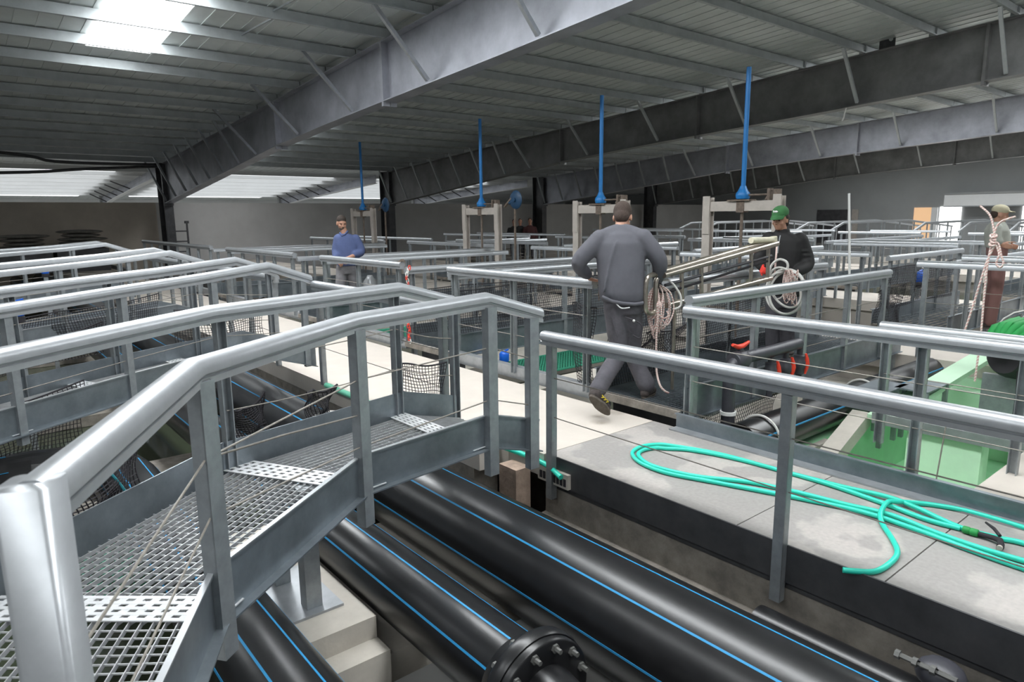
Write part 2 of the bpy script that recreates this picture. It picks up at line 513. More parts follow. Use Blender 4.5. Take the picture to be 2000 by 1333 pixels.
for k, X in enumerate(FR):
    t = thing('steel_column', CLAB[k], 'column', (X, 30.2, -2.3), 'columns along the partition wall')
    build('front_flange', MB().box((X-.17, 29.80, -2.3), (X+.17, 29.83, 4.0)), 'steel_dark', t)
    build('web', MB().box((X-.012, 29.83, -2.3), (X+.012, 30.6, 3.95)), 'steel_dark', t)
    build('rear_flange', MB().box((X-.17, 30.6, -2.3), (X+.17, 30.63, 3.95)), 'steel_dark', t)
# rafters and columns of the bay beyond the partition wall
B2L = ['slim pale rafter beyond the partition wall at the far left', 'slim pale rafter beyond the partition wall, left of the blue-shirted man', 'slim pale rafter beyond the partition wall, behind the first gate']
for k, X in enumerate(FR[:3]):
    t = thing('roof_rafter', B2L[k], 'rafter', (X, 44, 2.5), 'rafters beyond the partition wall')
    ys = [44.0, 40.0, 31.3]; bz = [2.55, 2.9, 3.45]; n = 3
    mb = MB()
    for s in (-1, 1):
        mb.add([(X+.007*s, y, z) for y, z in zip(ys, bz)] + [(X+.007*s, y, roof_z(y)-.16) for y in ys], [(i, i+1, n+i+1, n+i) for i in range(n-1)])
    build('web', mb, 'beam_lit', t)
    build('bottom_flange', MB().sweep([(-.12,0),(.12,0),(.12,-.02),(-.12,-.02)], list(zip([X]*3, ys, bz))), 'wall_white', t)
    for y in (42.5, 41, 39.5, 38, 36.5):
        for s in (-1, 1):
            build('fly_brace', MB().bar((X + s*.8, y, roof_z(y)-.15), (X, y+.1, 2.6 + (44-y)*.08), .05, .05), 'steel_dark', t)
    c = thing('steel_column', 'slim steel column under ' + B2L[k], 'column', (X, 44.1, -2.3), 'columns beyond the partition wall')
    build('shaft', MB().box((X-.12, 44.0, -2.3), (X+.12, 44.25, 3.1)), 'wall_grey', c)
# purlins: one Z-section per bay and row
BAYS = [(-13.9, 7.0, 'left bay', 8.5), (7.0, 17.0, 'bay between the nearest two rafters', 1.0), (17.0, 27.0, 'bay between second and third rafters', 1.0), (27.0, 37.0, 'bay between third and last rafters', 1.0), (37.0, 45.4, 'bay beside the far grey wall', 1.0)]
ZP = [(-.07,-.0),(0,0),(0,-.19),(.07,-.19),(.07,-.17),(.062,-.17),(.062,-.182),(.008,-.182),(.008,-.008),(-.07,-.008)]
for b, (xa, xb, nm, ymin) in enumerate(BAYS):
    for i, y in enumerate(PURL):
        if y < ymin: continue
        m = len(PURL) - 1 - i
        o = build('roof_purlin', MB().sweep(ZP, [(xa+.01, y, roof_z(y)-.02), (xb-.01, y, roof_z(y)-.02)]), 'purlin')
        tag(o, '%s thin steel roof purlin up from the partition wall, %s' % (ORD[m], nm), 'purlin', 'roof purlins')
for i in range(8):
    y = 32.5 + 1.45 * i
    o = build('roof_purlin', MB().sweep(ZP, [(-13.9, y, roof_z(y)-.02), (45.4, y, roof_z(y)-.02)]), 'wall_white')
    tag(o, '%s pale purlin beyond the partition wall, counted from that wall' % ORD[i], 'purlin', 'purlins beyond the partition wall')
# sag rods between purlins
SR = [(560, 0)]
for j, (y, xx) in enumerate(((13.5, 4.7), (12.04, 4.75), (10.58, 4.8), (9.12, 4.85))):
    o = build('sag_rod', MB().bar((xx, y+.02, roof_z(y)-.08), (xx+.05, y-1.44, roof_z(y-1.44)-.18), .025, .025), 'galv')
    tag(o, 'thin %s bracing rod between roof purlins, counted from the partition side' % ORD[j], 'rod', 'bracing rods in the left bay')
# cleats standing on the second rafter
for j in range(7):
    y = PURL[j+1]
    o = build('purlin_cleat', MB().box((16.9, y-.04, roof_z(y)-.21), (16.92, y+.12, roof_z(y)-.03)), 'purlin')
    tag(o, '%s small purlin bracket on top of the second rafter, counted from the right' % ORD[j], 'bracket', 'purlin brackets')
t = thing('lifting_lug', 'small dark plate with a hole standing on the second rafter', 'bracket', (17, 7.2, roof_z(7.2)-.21))
mb = MB()
cz = roof_z(7.2) - .06
outer = [(-.18,-.16),(.18,-.16),(.18,.16),(.12,.2),(-.12,.2),(-.18,.16)]
ring = [(math.cos(a)*.05, .08+math.sin(a)*.05) for a in [i*math.pi/6 for i in range(12)]]
mb.bar((16.98, 7.03, cz), (16.98, 7.37, cz), .02, .3)
build('plate', mb, 'steel_dark', t)
build('hole_rim', MB().lathe((16.965, 7.12, cz+.05), [(.045,-.004),(.045,.004)], 12, 'x'), 'roof', t)
# dark hoses hanging at the left end of the partition
for j, (pts, l) in enumerate((([(-6, 28, 4.5), (1.7, 28, 3.95), (3.2, 28, 3.72), (5.7, 28, 3.72), (6.6, 28.6, 3.8)], 'upper dark hose slung below the roof at far left'),
                              ([(-6, 28, 3.05), (1.6, 28, 3.3), (4, 28, 3.5), (6.6, 28.6, 3.72)], 'lower dark hose slung below the roof at far left'))):
    tag(build('hanging_hose', MB().tube(spline(pts, 5), .05, 8), 'steel_dark'), l, 'hose', 'dark hoses at the far left')

# ------------------------------------------------------------------ decks, tanks and pits
XE, XK, XP = 3.24, 4.50, 4.60       # near edge, kerb, far post line of the main walkway
tag(build('concrete_walkway', MB().box((2.95, 4.0, -.18), (XK, 30.6, 0)).box((XE, 3.585, -.18), (XK, 4.0, 0)), 'conc_white'), 'long cream concrete walkway the grey-jumper man has just left', 'walkway')
for (ya, yb, l) in ((1.995, 3.578, 'light grey stained walkway slab under the hose loop'), (1.195, 1.988, 'light grey walkway slab with a big pale patch under the hose'), (-2.5, 1.188, 'light grey walkway slab under the hose nozzle')):
    o = build('walkway_slab', MB().box((XE + .02, ya, -.06), (XK, yb, 0)), 'conc_grey'); tag(o, l, 'slab', 'grey walkway slabs')
t = thing('edge_plate', 'long dark steel plate along the near edge of the grey walkway', 'edge plate', (XE, 3.5, -.2))
build('plate', MB().box((XE, .43, -.2), (XE + .012, 3.56, .012)), 'steel_dark', t)
build('joint_cover', MB().box((XE - .008, .3, -.2), (XE + .004, .55, .012)), 'steel_dark', t)
build('plate', MB().box((XE, -2.5, -.2), (XE + .012, .43, .012)), 'steel_dark', t)
struct('trim_1', MB().box((XE + .02, -2.5, -.24), (XE + .4, 3.6, -.06)), 'steel_dark')
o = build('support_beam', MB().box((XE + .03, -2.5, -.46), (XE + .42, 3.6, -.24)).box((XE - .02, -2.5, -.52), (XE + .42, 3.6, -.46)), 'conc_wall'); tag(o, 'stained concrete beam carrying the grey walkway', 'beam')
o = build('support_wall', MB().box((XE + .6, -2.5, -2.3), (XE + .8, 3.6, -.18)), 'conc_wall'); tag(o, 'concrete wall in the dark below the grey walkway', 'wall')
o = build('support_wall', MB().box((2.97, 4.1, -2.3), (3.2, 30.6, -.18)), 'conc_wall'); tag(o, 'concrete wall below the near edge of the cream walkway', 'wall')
o = build('concrete_block', MB().box((3.03, 3.66, -.47), (3.17, 3.86, -.10)), 'conc_brown'); tag(o, 'brown rough concrete block end beside the big pipe', 'block')
t = thing('drain_channel', 'short channel with dark slots at the corner of the walkway', 'drain', (3.26, 3.4, -.2))
build('channel', MB().box((XE - .03, 3.30, -.19), (XE + .02, 3.62, -.08)), 'conc_pale', t)
mb = MB()
for i in range(8): mb.box((XE - .036, 3.32 + i*.036, -.17), (XE - .029, 3.343 + i*.036, -.115))
build('slots', mb, 'net_black', t)
t = thing('kerb_channel', 'galvanised kerb along the far edge of the grey walkway', 'kerb', (XK, 1, 0))
build('kerb', MB().sweep([(-.005,0),(.005,0),(.005,.13),(-.03,.13),(-.03,.122),(-.005,.122)], [(XK, -2.5, 0), (XK, 3.34, 0)]), 'galv_sheet', t)
build('foot', MB().box((XK - .1, -2.5, .001), (XK, 3.34, .012)), 'galv', t)
for j, (ya, yb, l) in enumerate(((4.36, 6.78, 'between the first and second crossings'), (7.84, 10.38, 'between the second and third crossings'), (11.42, 15.1, 'between the third and fourth crossings'), (16.2, 30, 'beyond the fourth crossing'))):
    t = thing('kerb_channel', 'galvanised kerb of the cream walkway ' + l, 'kerb', (XK, ya, 0), 'kerbs of the cream walkway')
    build('kerb', MB().sweep([(0,.0),(.07,.0),(.07,.012),(.012,.012),(.012,.118),(.09,.118),(.09,.13),(0,.13)], [(XK + .1, ya, .005), (XK + .1, yb, .005)]), 'galv', t)
# support structure below deck on the far side
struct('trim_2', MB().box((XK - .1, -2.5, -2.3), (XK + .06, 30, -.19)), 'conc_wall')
# tanks beyond the walkway: walls under the crossings and green basin on the right
WY = [(3.35, 4.35), (6.80, 7.82), (10.40, 11.40), (15.15, 16.15)]
for j, (ya, yb) in enumerate(WY):
    if j == 0:
        struct('trim_%d' % (3+j), MB().box((5.3, ya + .25, -2.3), (9.0, yb - .2, -.42)), 'conc_pale')
    else:
        struct('trim_%d' % (3+j), MB().box((XK + .08, ya + .15, -2.3), (9.0, yb - .15, -.18)), 'conc_pale')
for j, (ya, yb) in enumerate(((4.15, 6.95), (7.67, 10.55), (11.25, 15.3))):
    o = build('tank_water', MB().box((XK + .07, ya, -.9), (8.95, yb, -.5)), 'water'); tag(o, 'dark water in the %s tank beyond the cream walkway' % ORD[j], 'water', 'tank water')
# cream tank edge seen through the rails of the first tank
o = build('tank_edge', MB().box((4.62, 5.55, -.499), (8.6, 5.9, -.18)), 'conc_pale'); tag(o, 'cream concrete tank edge running behind the blue feeder', 'tank wall')
# green basin to the right of the walkway
tb = thing('green_basin', 'drained basin painted pale green beyond the grey walkway', 'tank', (6.5, 1, -1.5))
build('basin_floor', MB().box((4.58, -3, -1.3), (9.0, 2.9, -1.05)), 'tank_green', tb)
build('back_wall', MB().box((5.0, 2.9, -1.3), (9.0, 3.02, -.36)), 'tank_green', tb)
build('cross_wall', MB().box((6.5, 1.72, -1.1), (6.7, 2.3, -.2)).box((7.3, -3, -1.1), (7.45, 1.6, -.45)), 'tank_pale', tb)
build('side_panel', MB().box((5.0, 2.84, -1.05), (6.2, 2.9, -.36)), 'conc_pale', tb)
build('far_wall', MB().box((8.9, -3, -1.5), (9.05, 3.0, -.15)), 'tank_pale', tb)
build('rim', MB().box((8.2, -3, -.3), (8.32, 3.0, -.15)), 'tank_pale', tb)
o = build('concrete_pad', MB().box((4.9, -3, -.35), (6.3, 1.32, -.02)), 'conc_white'); tag(o, 'cream concrete pad under the railing at the right edge', 'pad')
t = thing('steel_gutter', 'grey steel gutter running along the top of the green basin', 'gutter', (5.9, 1.0, -.2))
build('channel', MB().sweep([(-.09,-.06),(.09,-.06),(.09,.04),(.08,.04),(.08,-.05),(-.08,-.05),(-.08,.03),(-.09,.03)], [(6.55, 2.6, -.13), (6.55, 1.0, -.13)]), 'galv', t)
o = build('green_plank', MB().bar((6.5, 2.55, -.15), (9.4, 2.35, .25), .22, .05), 'tank_pale'); tag(o, 'pale green plank sloping up towards the rolled net', 'plank')
build('corner_beam', MB().bar((5.5, 2.65, -.5), (6.6, 2.75, -.2), .16, .14), 'conc_pale', tb)
# pits left of the walkway
struct('floor_pit', MB().box((-6, -3, -2.0), (2.95, 3.0, -.76)), 'pit')
o = build('pit_water', MB().box((-6, 4.5, -2.0), (2.95, 30, -1.0)), 'water'); tag(o, 'dark water in the pits between the footbridges', 'water')
for j, ya in enumerate((7.0, 10.9, 15.9)):
    o = build('pit_ledge', MB().box((-6, ya - .4, -.995), (2.95, ya + 1.0, -.85)), 'conc_wall'); tag(o, 'pale concrete ledge below the %s footbridge from the front' % ORD[j+1], 'ledge', 'ledges below the footbridges')
# decks of the walkways farther right
FARX = [(9.0, 10.5, 'first'), (14.1, 15.6, 'second'), (21.9, 24.2, 'third')]
for xa, xb, l in FARX:
    o = build('concrete_walkway', MB().box((xa, -3, -.2), (xb, 30.6, 0)).box((xa + .1, -3, -2.3), (xb - .1, 30.6, -.2)), 'conc_white'); tag(o, '%s concrete walkway parallel to the cream one, farther right' % l, 'walkway', 'far walkways')
for j, (xa, xb) in enumerate(((10.5, 14.1), (15.6, 21.9))):
    o = build('tank_water', MB().box((xa, -3, -1.0), (xb, 29.4, -.5)), 'water'); tag(o, 'dark tank water in the %s gap between far walkways' % ORD[j], 'water', 'far tank water')
o = build('tank_row', MB().box((24.2, -3, -2.3), (40, 29.4, -.68)), 'conc_pale'); tag(o, 'pale concrete tank tops before the far grey wall', 'tank')
# ------------------------------------------------------------------ railings
HR = [(-.036,-.095),(.036,-.095),(.036,-.072),(.030,-.068),(.030,-.060),(.045,-.055),(.045,-.035),(.040,-.018),(.028,-.006),(.010,0),(-.010,0),(-.028,-.006),(-.040,-.018),(-.045,-.035),(-.045,-.055),(-.030,-.060),(-.030,-.068),(-.036,-.072)]
HR_L = [(-.036,-.08),(.036,-.08),(.036,-.035),(.022,-.008),(0,0),(-.022,-.008),(-.036,-.035)]
def post_mesh(p, ztop, zbot, d, side=1, w=.058, dep=.05):
    """open U-section post: web outward, two flanges"""
    d = Vector((d.x, d.y, 0)).normalized(); n = Vector((d.y, -d.x, 0)) * side
    mb = MB(); t = .006
    def bar(c, hw, hd):
        vs = []
        for z in (zbot, ztop):
            for i, j in ((-1,-1),(1,-1),(1,1),(-1,1)):
                q = c + d*(hw*i) + n*(hd*j); vs.append((q.x, q.y, z))
        mb.add(vs, [(0,3,2,1),(4,5,6,7),(0,1,5,4),(1,2,6,5),(2,3,7,6),(3,0,4,7)])
    P = Vector((p[0], p[1], 0))
    bar(P + n*(dep/2), w/2, t/2)
    bar(P + d*(w/2 - t/2), t/2, dep/2)
    bar(P - d*(w/2 - t/2), t/2, dep/2)
    return mb
def along(path, s):
    for a, b in zip(path, path[1:]):
        L = (b - a).length
        if s <= L + 1e-6: return a + (b-a)*(s/L), (b-a)
        s -= L
    return path[-1].copy(), path[-1]-path[-2]
def railing(label, path, h=1.05, spacing=1.0, posts=None, cables=(.36,.68), side=1, group='railings', far=False, cap=True, post_extra=0.0, cat='railing', sag=0.0):
    P = [V(p) for p in path]
    t = thing('railing', label, cat, (P[0].x, P[0].y, P[0].z - h), group)
    build('handrail', MB().sweep(HR_L if far else HR, P, sm=True), 'galv_rail', t)
    tot = sum((b-a).length for a, b in zip(P, P[1:]))
    if posts is None:
        k = max(1, round((tot - .2) / spacing))
        posts = [.1 + (tot - .2)*i/k for i in range(k + 1)]
    pp = []
    for s in posts:
        q, d = along(P, s)
        build('post', post_mesh(q, q.z - .07, q.z - h - post_extra, d, side, .05 if far else .058, .04 if far else .05), 'galv_post', t)
        pp.append(q)
    for c in cables:
        mb = MB(); pts = []
        for a, b in zip(pp, pp[1:]):
            for k in range(5):
                u = k/4; q = a*(1-u) + b*u
                pts.append((q.x, q.y, q.z - c - sag*4*u*(1-u)))
        mb.tube(pts, .0038, 5)
        build('cable', mb, 'cable', t)
    return t
Lr = 'galvanised railing '
# ------------------------------------------------------------------ foot bridges on the left
def grating(mb, quad, nl, nc, w=.0034, h=.020):
    """bearing bars along a->d, cross rods across; quad = near start, near end, far end, far start"""
    a, b, c, d = [V(q) for q in quad]
    for i in range(nl + 1):
        u = i / nl; mb.bar(lerp(a, d, u) - V(0,0,h/2), lerp(b, c, u) - V(0,0,h/2), w, h)
    for i in range(1, nc):
        u = i / nc; mb.bar(lerp(a, b, u) - V(0,0,.006), lerp(d, c, u) - V(0,0,.017), .004, .006)
def nosing(quad, nl, nc):
    a, b, c, d = [V(q) for q in quad]; mb = MB()
    for i in range(nl + 1):
        u = i / nl; mb.bar(lerp(a, d, u), lerp(b, c, u), .032, .004)
    for i in range(nc + 1):
        u = i / nc; mb.bar(lerp(a, b, u), lerp(d, c, u), .020, .005)
    return mb
CB = [(0,-.215),(.05,-.215),(.05,-.207),(.008,-.207),(.008,-.01),(.016,-.01),(.016,0),(0,0)]      # channel, opening outward
def bridge(label, N, F, zg, detail=True):
    """N, F: near / far edge polylines in plan; zg: grating level at each kink"""
    t = thing('foot_bridge', label, 'footbridge', (N[-1][0], N[-1][1], zg[-1]), 'curved footbridges over the pipes')
    n = len(N)
    nb = MB().sweep(CB, [(x, y, z + .2) for (x, y), z in zip(N, zg)])
    build('side_beam', nb, 'galv_sheet', t)
    build('edge_strip', MB().sweep([(-.004,0),(.018,0),(.018,.006),(-.004,.006)], [(x, y, z + .2) for (x, y), z in zip(N, zg)]), 'galv_rail', t)
    fb = MB().sweep([(-.004,-.03),(.004,-.03),(.004,.17),(-.004,.17)], [(x, y, z) for (x, y), z in zip(F, zg)])
    build('toe_plate', fb, 'galv_sheet', t)
    build('far_beam', MB().sweep([(-.03,-.03),(.0,-.03),(.0,-.02),(-.03,-.02)], [(x, y, z) for (x, y), z in zip(F, zg)]), 'galv', t)
    for i in range(n - 1):
        q = [(*N[i], zg[i]), (*N[i+1], zg[i+1]), (*F[i+1], zg[i+1]), (*F[i], zg[i])]
        L = (V(q[1]) - V(q[0])).length
        mb = MB(); grating(mb, q, 21 if detail else 14, max(4, int(L / (.045 if detail else .08))))
        build('grating', mb, 'grate', t)
        if 0 < i:
            a, b, c, d = [V(k) for k in q]
            u1 = .15 / max(.3, L)
            qq = [b*0 + a + V(0,0,.004), lerp(a, b, u1) + V(0,0,.004), lerp(d, c, u1*.8) + V(0,0,.004), d + V(0,0,.004)]
            if i == n - 2:
                pa, pd = V((*N[i-1], zg[i-1])), V((*F[i-1], zg[i-1]))
                u1 = .14 / max(.3, (a - pa).length)
                qq = [lerp(a, pa, u1) + V(0,0,.004), a + V(0,0,.004), d + V(0,0,.004), lerp(d, pd, u1*.6) + V(0,0,.004)]
            build('nosing', nosing(qq, 15 if detail else 10, 4), 'nosing', t)
    return t
N1 = [(-.45, .55), (.066, 1.48), (.59, 2.43), (1.56, 3.18), (2.50, 3.29), (2.92, 3.29)]
F1 = [(-1.3, 1.05), (-.78, 1.97), (-.13, 3.05), (1.09, 3.98), (2.46, 4.26), (2.93, 4.26)]
Z1 = [.30, .30, .305, .30, .315, .20]
bridge('foreground curved steel footbridge with open grating and punched white nosings', N1, F1, Z1)
r = railing('near railing of the foreground footbridge, its thick handrail closest to the viewer',
            [(.066, 1.48, 1.272), (.59, 2.43, 1.278), (1.56, 3.18, 1.262), (2.50, 3.29, 1.287), (2.93, 3.28, 1.155)], h=1.08, posts=[], cables=())
for (x, y), zt, dz, d in (((.61, 2.42), 1.2, 0, (.8,.6)), ((1.56, 3.15), 1.18, .05, (.9,.4)), ((2.50, 3.26), 1.2, 0.04, (1,.1)), ((2.84, 3.26), 1.1, .08, (1,0))):
    build('post', post_mesh((x, y), zt, .17 - dz, V(*d, 0), 1, .075, .055), 'galv_post', r)
mb = MB(); dd = V(.49, .87, 0); nn = V(.87, -.49, 0)
vs = []; LEG = [(math.copysign(.03, math.cos(t)) + .018*math.cos(t), math.copysign(.03, math.sin(t)) + .018*math.sin(t)) for t in [math.radians(9 + 18*i) for i in range(20)]]
for z in (-.3, 1.268):
    for a, b in LEG:
        q = V(.066, 1.48, 0) + nn*a + dd*b; vs.append((q.x, q.y, z))
mb.add(vs, [tuple(range(20))[::-1], tuple(range(20, 40))] + [(i, (i+1) % 20, 20 + (i+1) % 20, 20+i) for i in range(20)], True)
build('end_leg', mb, 'galv_rail', r)
CN = [(.066,1.48),(.60,2.40),(1.56,3.15),(2.50,3.26),(2.84,3.26)]
for zz in ((.86,.93,.92,.95,.83), (.60,.72,.56,.62,.52)):
    build('cable', MB().tube([(x, y-.005, z) for (x, y), z in zip(CN, zz)], .0042, 6), 'cable', r)
build('cable', MB().tube([(.61, 2.40, .93), (1.0, 2.75, .84), (1.56, 3.15, .73)], .0045, 6), 'cable', r)
r = railing('far railing of the foreground footbridge, with a black net piece at its right end',
            [(-1.3, 1.05, 1.25), (-.78, 1.97, 1.25), (-.13, 3.05, 1.265), (1.09, 3.98, 1.27), (2.46, 4.26, 1.285), (2.93, 4.27, 1.15)], h=.98, posts=[3.9, 5.2, 5.78], cables=(.33, .62), side=-1, sag=.02)
# the three footbridges behind
def shift(L, dy): return [(x, y + dy) for x, y in L]
N2 = [(-2.2, 4.0), (-.8, 4.95), (.19, 5.69), (1.03, 6.27), (1.80, 6.72), (2.48, 6.87), (2.92, 6.88)]
F2 = [(-2.7, 4.85), (-1.3, 5.8), (-.25, 6.55), (.70, 7.17), (1.62, 7.64), (2.47, 7.84), (2.92, 7.85)]
Z2 = [.27, .27, .28, .285, .29, .33, .19]
RZ = [1.19, 1.19, 1.195, 1.22, 1.25, 1.315, 1.155]
for j, (dy, nm) in enumerate(((0, 'second'), (3.83, 'third'), (8.95, 'fourth'))):
    bridge('%s steel footbridge from the front, partly hidden by railings' % nm, shift(N2, dy), shift(F2, dy), Z2, j == 0)
    railing('near handrail line of the %s footbridge from the front' % nm, [(x, y+dy, z) for (x, y), z in zip(N2, RZ)], h=1.0, spacing=.95, cables=(.33, .62), far=j > 0)
    railing('far handrail line of the %s footbridge from the front' % nm, [(x, y+dy, z+.015) for (x, y), z in zip(F2, RZ)], h=1.0, spacing=.95, cables=(.33, .62), side=-1, far=j > 0)
# legs under the foreground bridge on a small pier
o = build('pit_pier', MB().box((1.13, 3.15, -1.6), (1.59, 4.7, -.43)).box((1.13, 3.0, -1.6), (1.59, 3.15, -.56)).box((1.59, 3.15, -1.6), (2.9, 4.7, -.70)), 'conc_pale'); tag(o, 'pale concrete pier between two black pipes', 'pier')
t = thing('bridge_support', 'pair of square steel legs on a base plate under the foreground footbridge', 'support', (1.36, 3.6, -.43))
build('base_plate', MB().box((1.20, 3.36, -.43), (1.50, 3.95, -.415)), 'galv', t)
build('leg', MB().box((1.31, 3.42, -.415), (1.40, 3.51, .29)), 'galv_post', t)
build('leg', MB().box((1.27, 3.78, -.415), (1.36, 3.87, .29)), 'galv_post', t)
t = thing('white_pipe', 'short white pipe lying behind the legs under the foreground footbridge', 'pipe', (.8, 4.0, -.4))
build('tube', MB().tube([(.95, 3.75, -.33), (1.9, 4.35, -.33)], .03, 8), 'white_plastic', t)

# ------------------------------------------------------------------ railings along the main walkway
railing('near railing of the grey walkway, thick dark-sided handrail crossing the lower right', [(XE - .02, 3.56, .935), (XE - .02, -2.6, .935)], h=1.24, posts=[.08, 1.86, 3.7, 5.5], cables=(.33, .62), side=1)
railing('far railing of the grey walkway, starting at the crossing', [(XP, 3.36, 1.01), (XP, -2.6, 1.01)], h=1.1, posts=[.06, 1.78, 3.5, 5.3], cables=(.33, .62), side=-1)
railing('railing on the cream pad beyond the green basin edge, right side', [(5.4, 2.16, .93), (5.4, -2.6, .93)], h=.95, posts=[.05, .92, 1.9, 2.9], cables=(.4,), side=-1)
for (ya, yb, l) in ((4.38, 6.76, 'under the hand of the man in grey'), (7.86, 10.36, 'with the red and white chain at its end'), (11.46, 15.08, 'starting beside the man in blue'), (16.2, 23, 'farthest left beside the cream walkway')):
    railing('far-side railing of the cream walkway ' + l, [(XP, yb, 1.166), (XP, ya, 1.166)], h=1.1, spacing=.95, side=-1, cables=(.5,) if ya > 8 else (.36, .68))
for (ya, yb, l) in ((4.32, 6.82, 'first and second'), (7.9, 10.65, 'second and third'), (11.75, 15.7, 'third and fourth')):
    railing('near-side railing of the cream walkway, between the %s footbridges' % l, [(2.93, yb, 1.10), (2.93, ya, 1.10)], h=1.1, spacing=.9, cables=(.4, .7))
# crossings (raised gratings with toe boards) on the right of the walkway
WT = [(-.004,-.29),(.03,-.29),(.03,-.28),(.004,-.28),(.004,-.012),(.03,-.012),(.03,0),(-.004,0)]
def crossing(label, x0, x1, ya, yb, detail, zg=.12):
    t = thing('crossing_walkway', label, 'walkway', (x0, (ya+yb)/2, zg), 'raised grating crossings')
    build('near_beam', MB().sweep(WT, [(x0, ya, zg + .205), (x1, ya, zg + .205)]), 'galv_sheet', t)
    build('far_beam', MB().sweep([(-a, b) for a, b in WT][::-1], [(x0, yb, zg + .205), (x1, yb, zg + .205)]), 'galv_sheet', t)
    mb = MB(); grating(mb, [(x0 - .02, ya + .01, zg), (x1, ya + .01, zg), (x1, yb - .01, zg), (x0 - .02, yb - .01, zg)], 26 if detail else 10, int((x1 - x0) / (.05 if detail else .2)), w=.005)
    build('grating', mb, 'galv_sheet', t)
    build('end_angle', MB().box((x0 - .03, ya + .02, zg - .075), (x0 + .03, yb, zg - .004)), 'conc_wall', t)
    build('gap_shade', MB().box((x0 + .22, ya + .02, -.45), (x0 + .24, yb - .02, zg - .03)), 'steel_dark', t)  # dark sheet added to stand for the shade in the gap below
    for x in (x0 + .05, (x0+x1)/2, x1 - .1):
        for y in (ya + .06, yb - .06):
            build('leg', MB().box((x, y - .03, -.42), (x + .06, y + .03, zg - .03)), 'galv_post', t)
for j, (ya, yb) in enumerate(WY):
    crossing('%s raised grating crossing on the right of the cream walkway' % ORD[j], XP, 8.98, ya, yb, j == 0)
    a0 = XP + .02
    railing('near railing of the %s crossing right of the cream walkway' % ORD[j], [(a0, ya, 1.09), (8.45, ya, 1.09)], h=1.03, spacing=.95, side=1, far=j > 1, cables=(.36, .68) if j < 2 else (.5,))
    railing('far railing of the %s crossing right of the cream walkway' % ORD[j], [((5.6 if j == 0 else a0), yb, 1.10), (8.95, yb, 1.10)], h=1.03, spacing=.95, side=-1, far=j > 1, cables=(.36, .68) if j < 2 else (.5,))
# far walkways: the same kit, farther right
for k, (x0, x1) in enumerate(((10.5, 14.1), (15.6, 21.9))):
    for j, (ya, yb) in enumerate(WY):
        if k == 1 and j > 2: continue
        crossing('%s crossing in the %s gap between the far walkways' % (ORD[j], ORD[k]), x0, x1, ya, yb, False)
        railing('near railing of the %s crossing in the %s gap between far walkways' % (ORD[j], ORD[k]), [(x0 + .05, ya, 1.09), (x1 - .3, ya, 1.09)], spacing=1.0, far=True, cables=(.5,))
        railing('far railing of the %s crossing in the %s gap between far walkways' % (ORD[j], ORD[k]), [(x0 + .4, yb, 1.10), (x1 - .1, yb, 1.10)], spacing=1.0, side=-1, far=True, cables=(.5,))
for k, (xa, xb, l) in enumerate(FARX):
    segs = [(1.0, 3.25), (4.45, 6.7), (7.9, 10.3), (11.5, 15.05), (16.25, 21)]
    for j, (ya, yb) in enumerate(segs):
        if k > 0 and j == 0: pass
        railing('near-side railing of the %s far walkway, %s from the right' % (l, ORD[j]), [(xa, yb, 1.17), (xa, ya, 1.17)], h=1.17, spacing=1.1, far=True, cables=(.5,))
        railing('far-side railing of the %s far walkway, %s from the right' % (l, ORD[j]), [(xb, yb, 1.17), (xb, ya, 1.17)], h=1.17, spacing=1.1, side=-1, far=True, cables=(.5,))
# raised footbridges beyond the last walkway, seen against the far wall
for j, (ya, yb) in enumerate(((7.7, 9.0), (11.7, 13.0), (17.0, 18.3), (5.2, 6.4))):
    t0 = 24.3
    for (y, s) in ((ya, 'near'), (yb, 'far')):
        railing('%s rail of the %s pale arched footbridge below the far grey wall' % (s, ['second', 'third', 'leftmost', 'rightmost'][j]), [(t0, y, 1.17), (t0 + .9, y, 1.42), (31, y, 1.45), (36, y, 1.12)], h=1.0, spacing=1.5, far=True, cables=(), post_extra=.8, group='arched footbridge rails')

# ------------------------------------------------------------------ pipes
def ring_pts(cx, cz, r, y, a): return (cx + r*math.cos(a), y, cz + r*math.sin(a))
def pipe(label, cx, cz, r, ya, yb, angs, sw=.011, path=None):
    t = thing('black_pipe', label, 'pipe', (cx, ya, cz), 'black pipes with blue stripes')
    build('tube', MB().tube(path or [(cx, ya, cz), (cx, (ya+yb)/2, cz), (cx, yb, cz)], r, 40), 'pe_black', t)
    for a in angs:
        a = math.radians(a); da = sw / r / 2
        mb = MB(); rr = r + .0015; vs = []
        for y in (ya, yb):
            for q in (a - da, a + da): vs += [ring_pts(cx, cz, rr, y, q), ring_pts(cx, cz, r - .004, y, q)]
        mb.add(vs, [(0,4,6,2),(1,3,7,5),(0,1,5,4),(2,6,7,3),(0,2,3,1),(4,5,7,6)])
        build('stripe', mb, 'stripe', t)
    return t
pipe('thickest black pipe with three blue stripes, passing under the footbridges nearest the walkway', 2.57, -.384, .305, -3, 30, (79.4, 124.7, 174.4, 36))
t = pipe('medium black pipe with two blue stripes ending in a bolted flange', 1.80, -.365, .194, 2.12, 30, (95.6, 146.6, 50))
build('flange', MB().lathe((1.80, 2.06, -.365), [(.20,.14),(.215,.10),(.225,.05),(.278,.04),(.285,.03),(.285,-.02),(.278,-.03),(.17,-.03)], 48, 'y'), 'pe_black', t)
build('backing_ring', MB().lathe((1.80, 2.01, -.365), [(.17,.02),(.272,.018),(.272,-.012),(.262,-.02),(.16,-.02)], 48, 'y'), 'pe_black', t)
build('reducer', MB().lathe((1.80, 1.92, -.365), [(.16,.08),(.155,.03),(.135,-.1),(.13,-2.5)], 36, 'y'), 'pe_black', t)
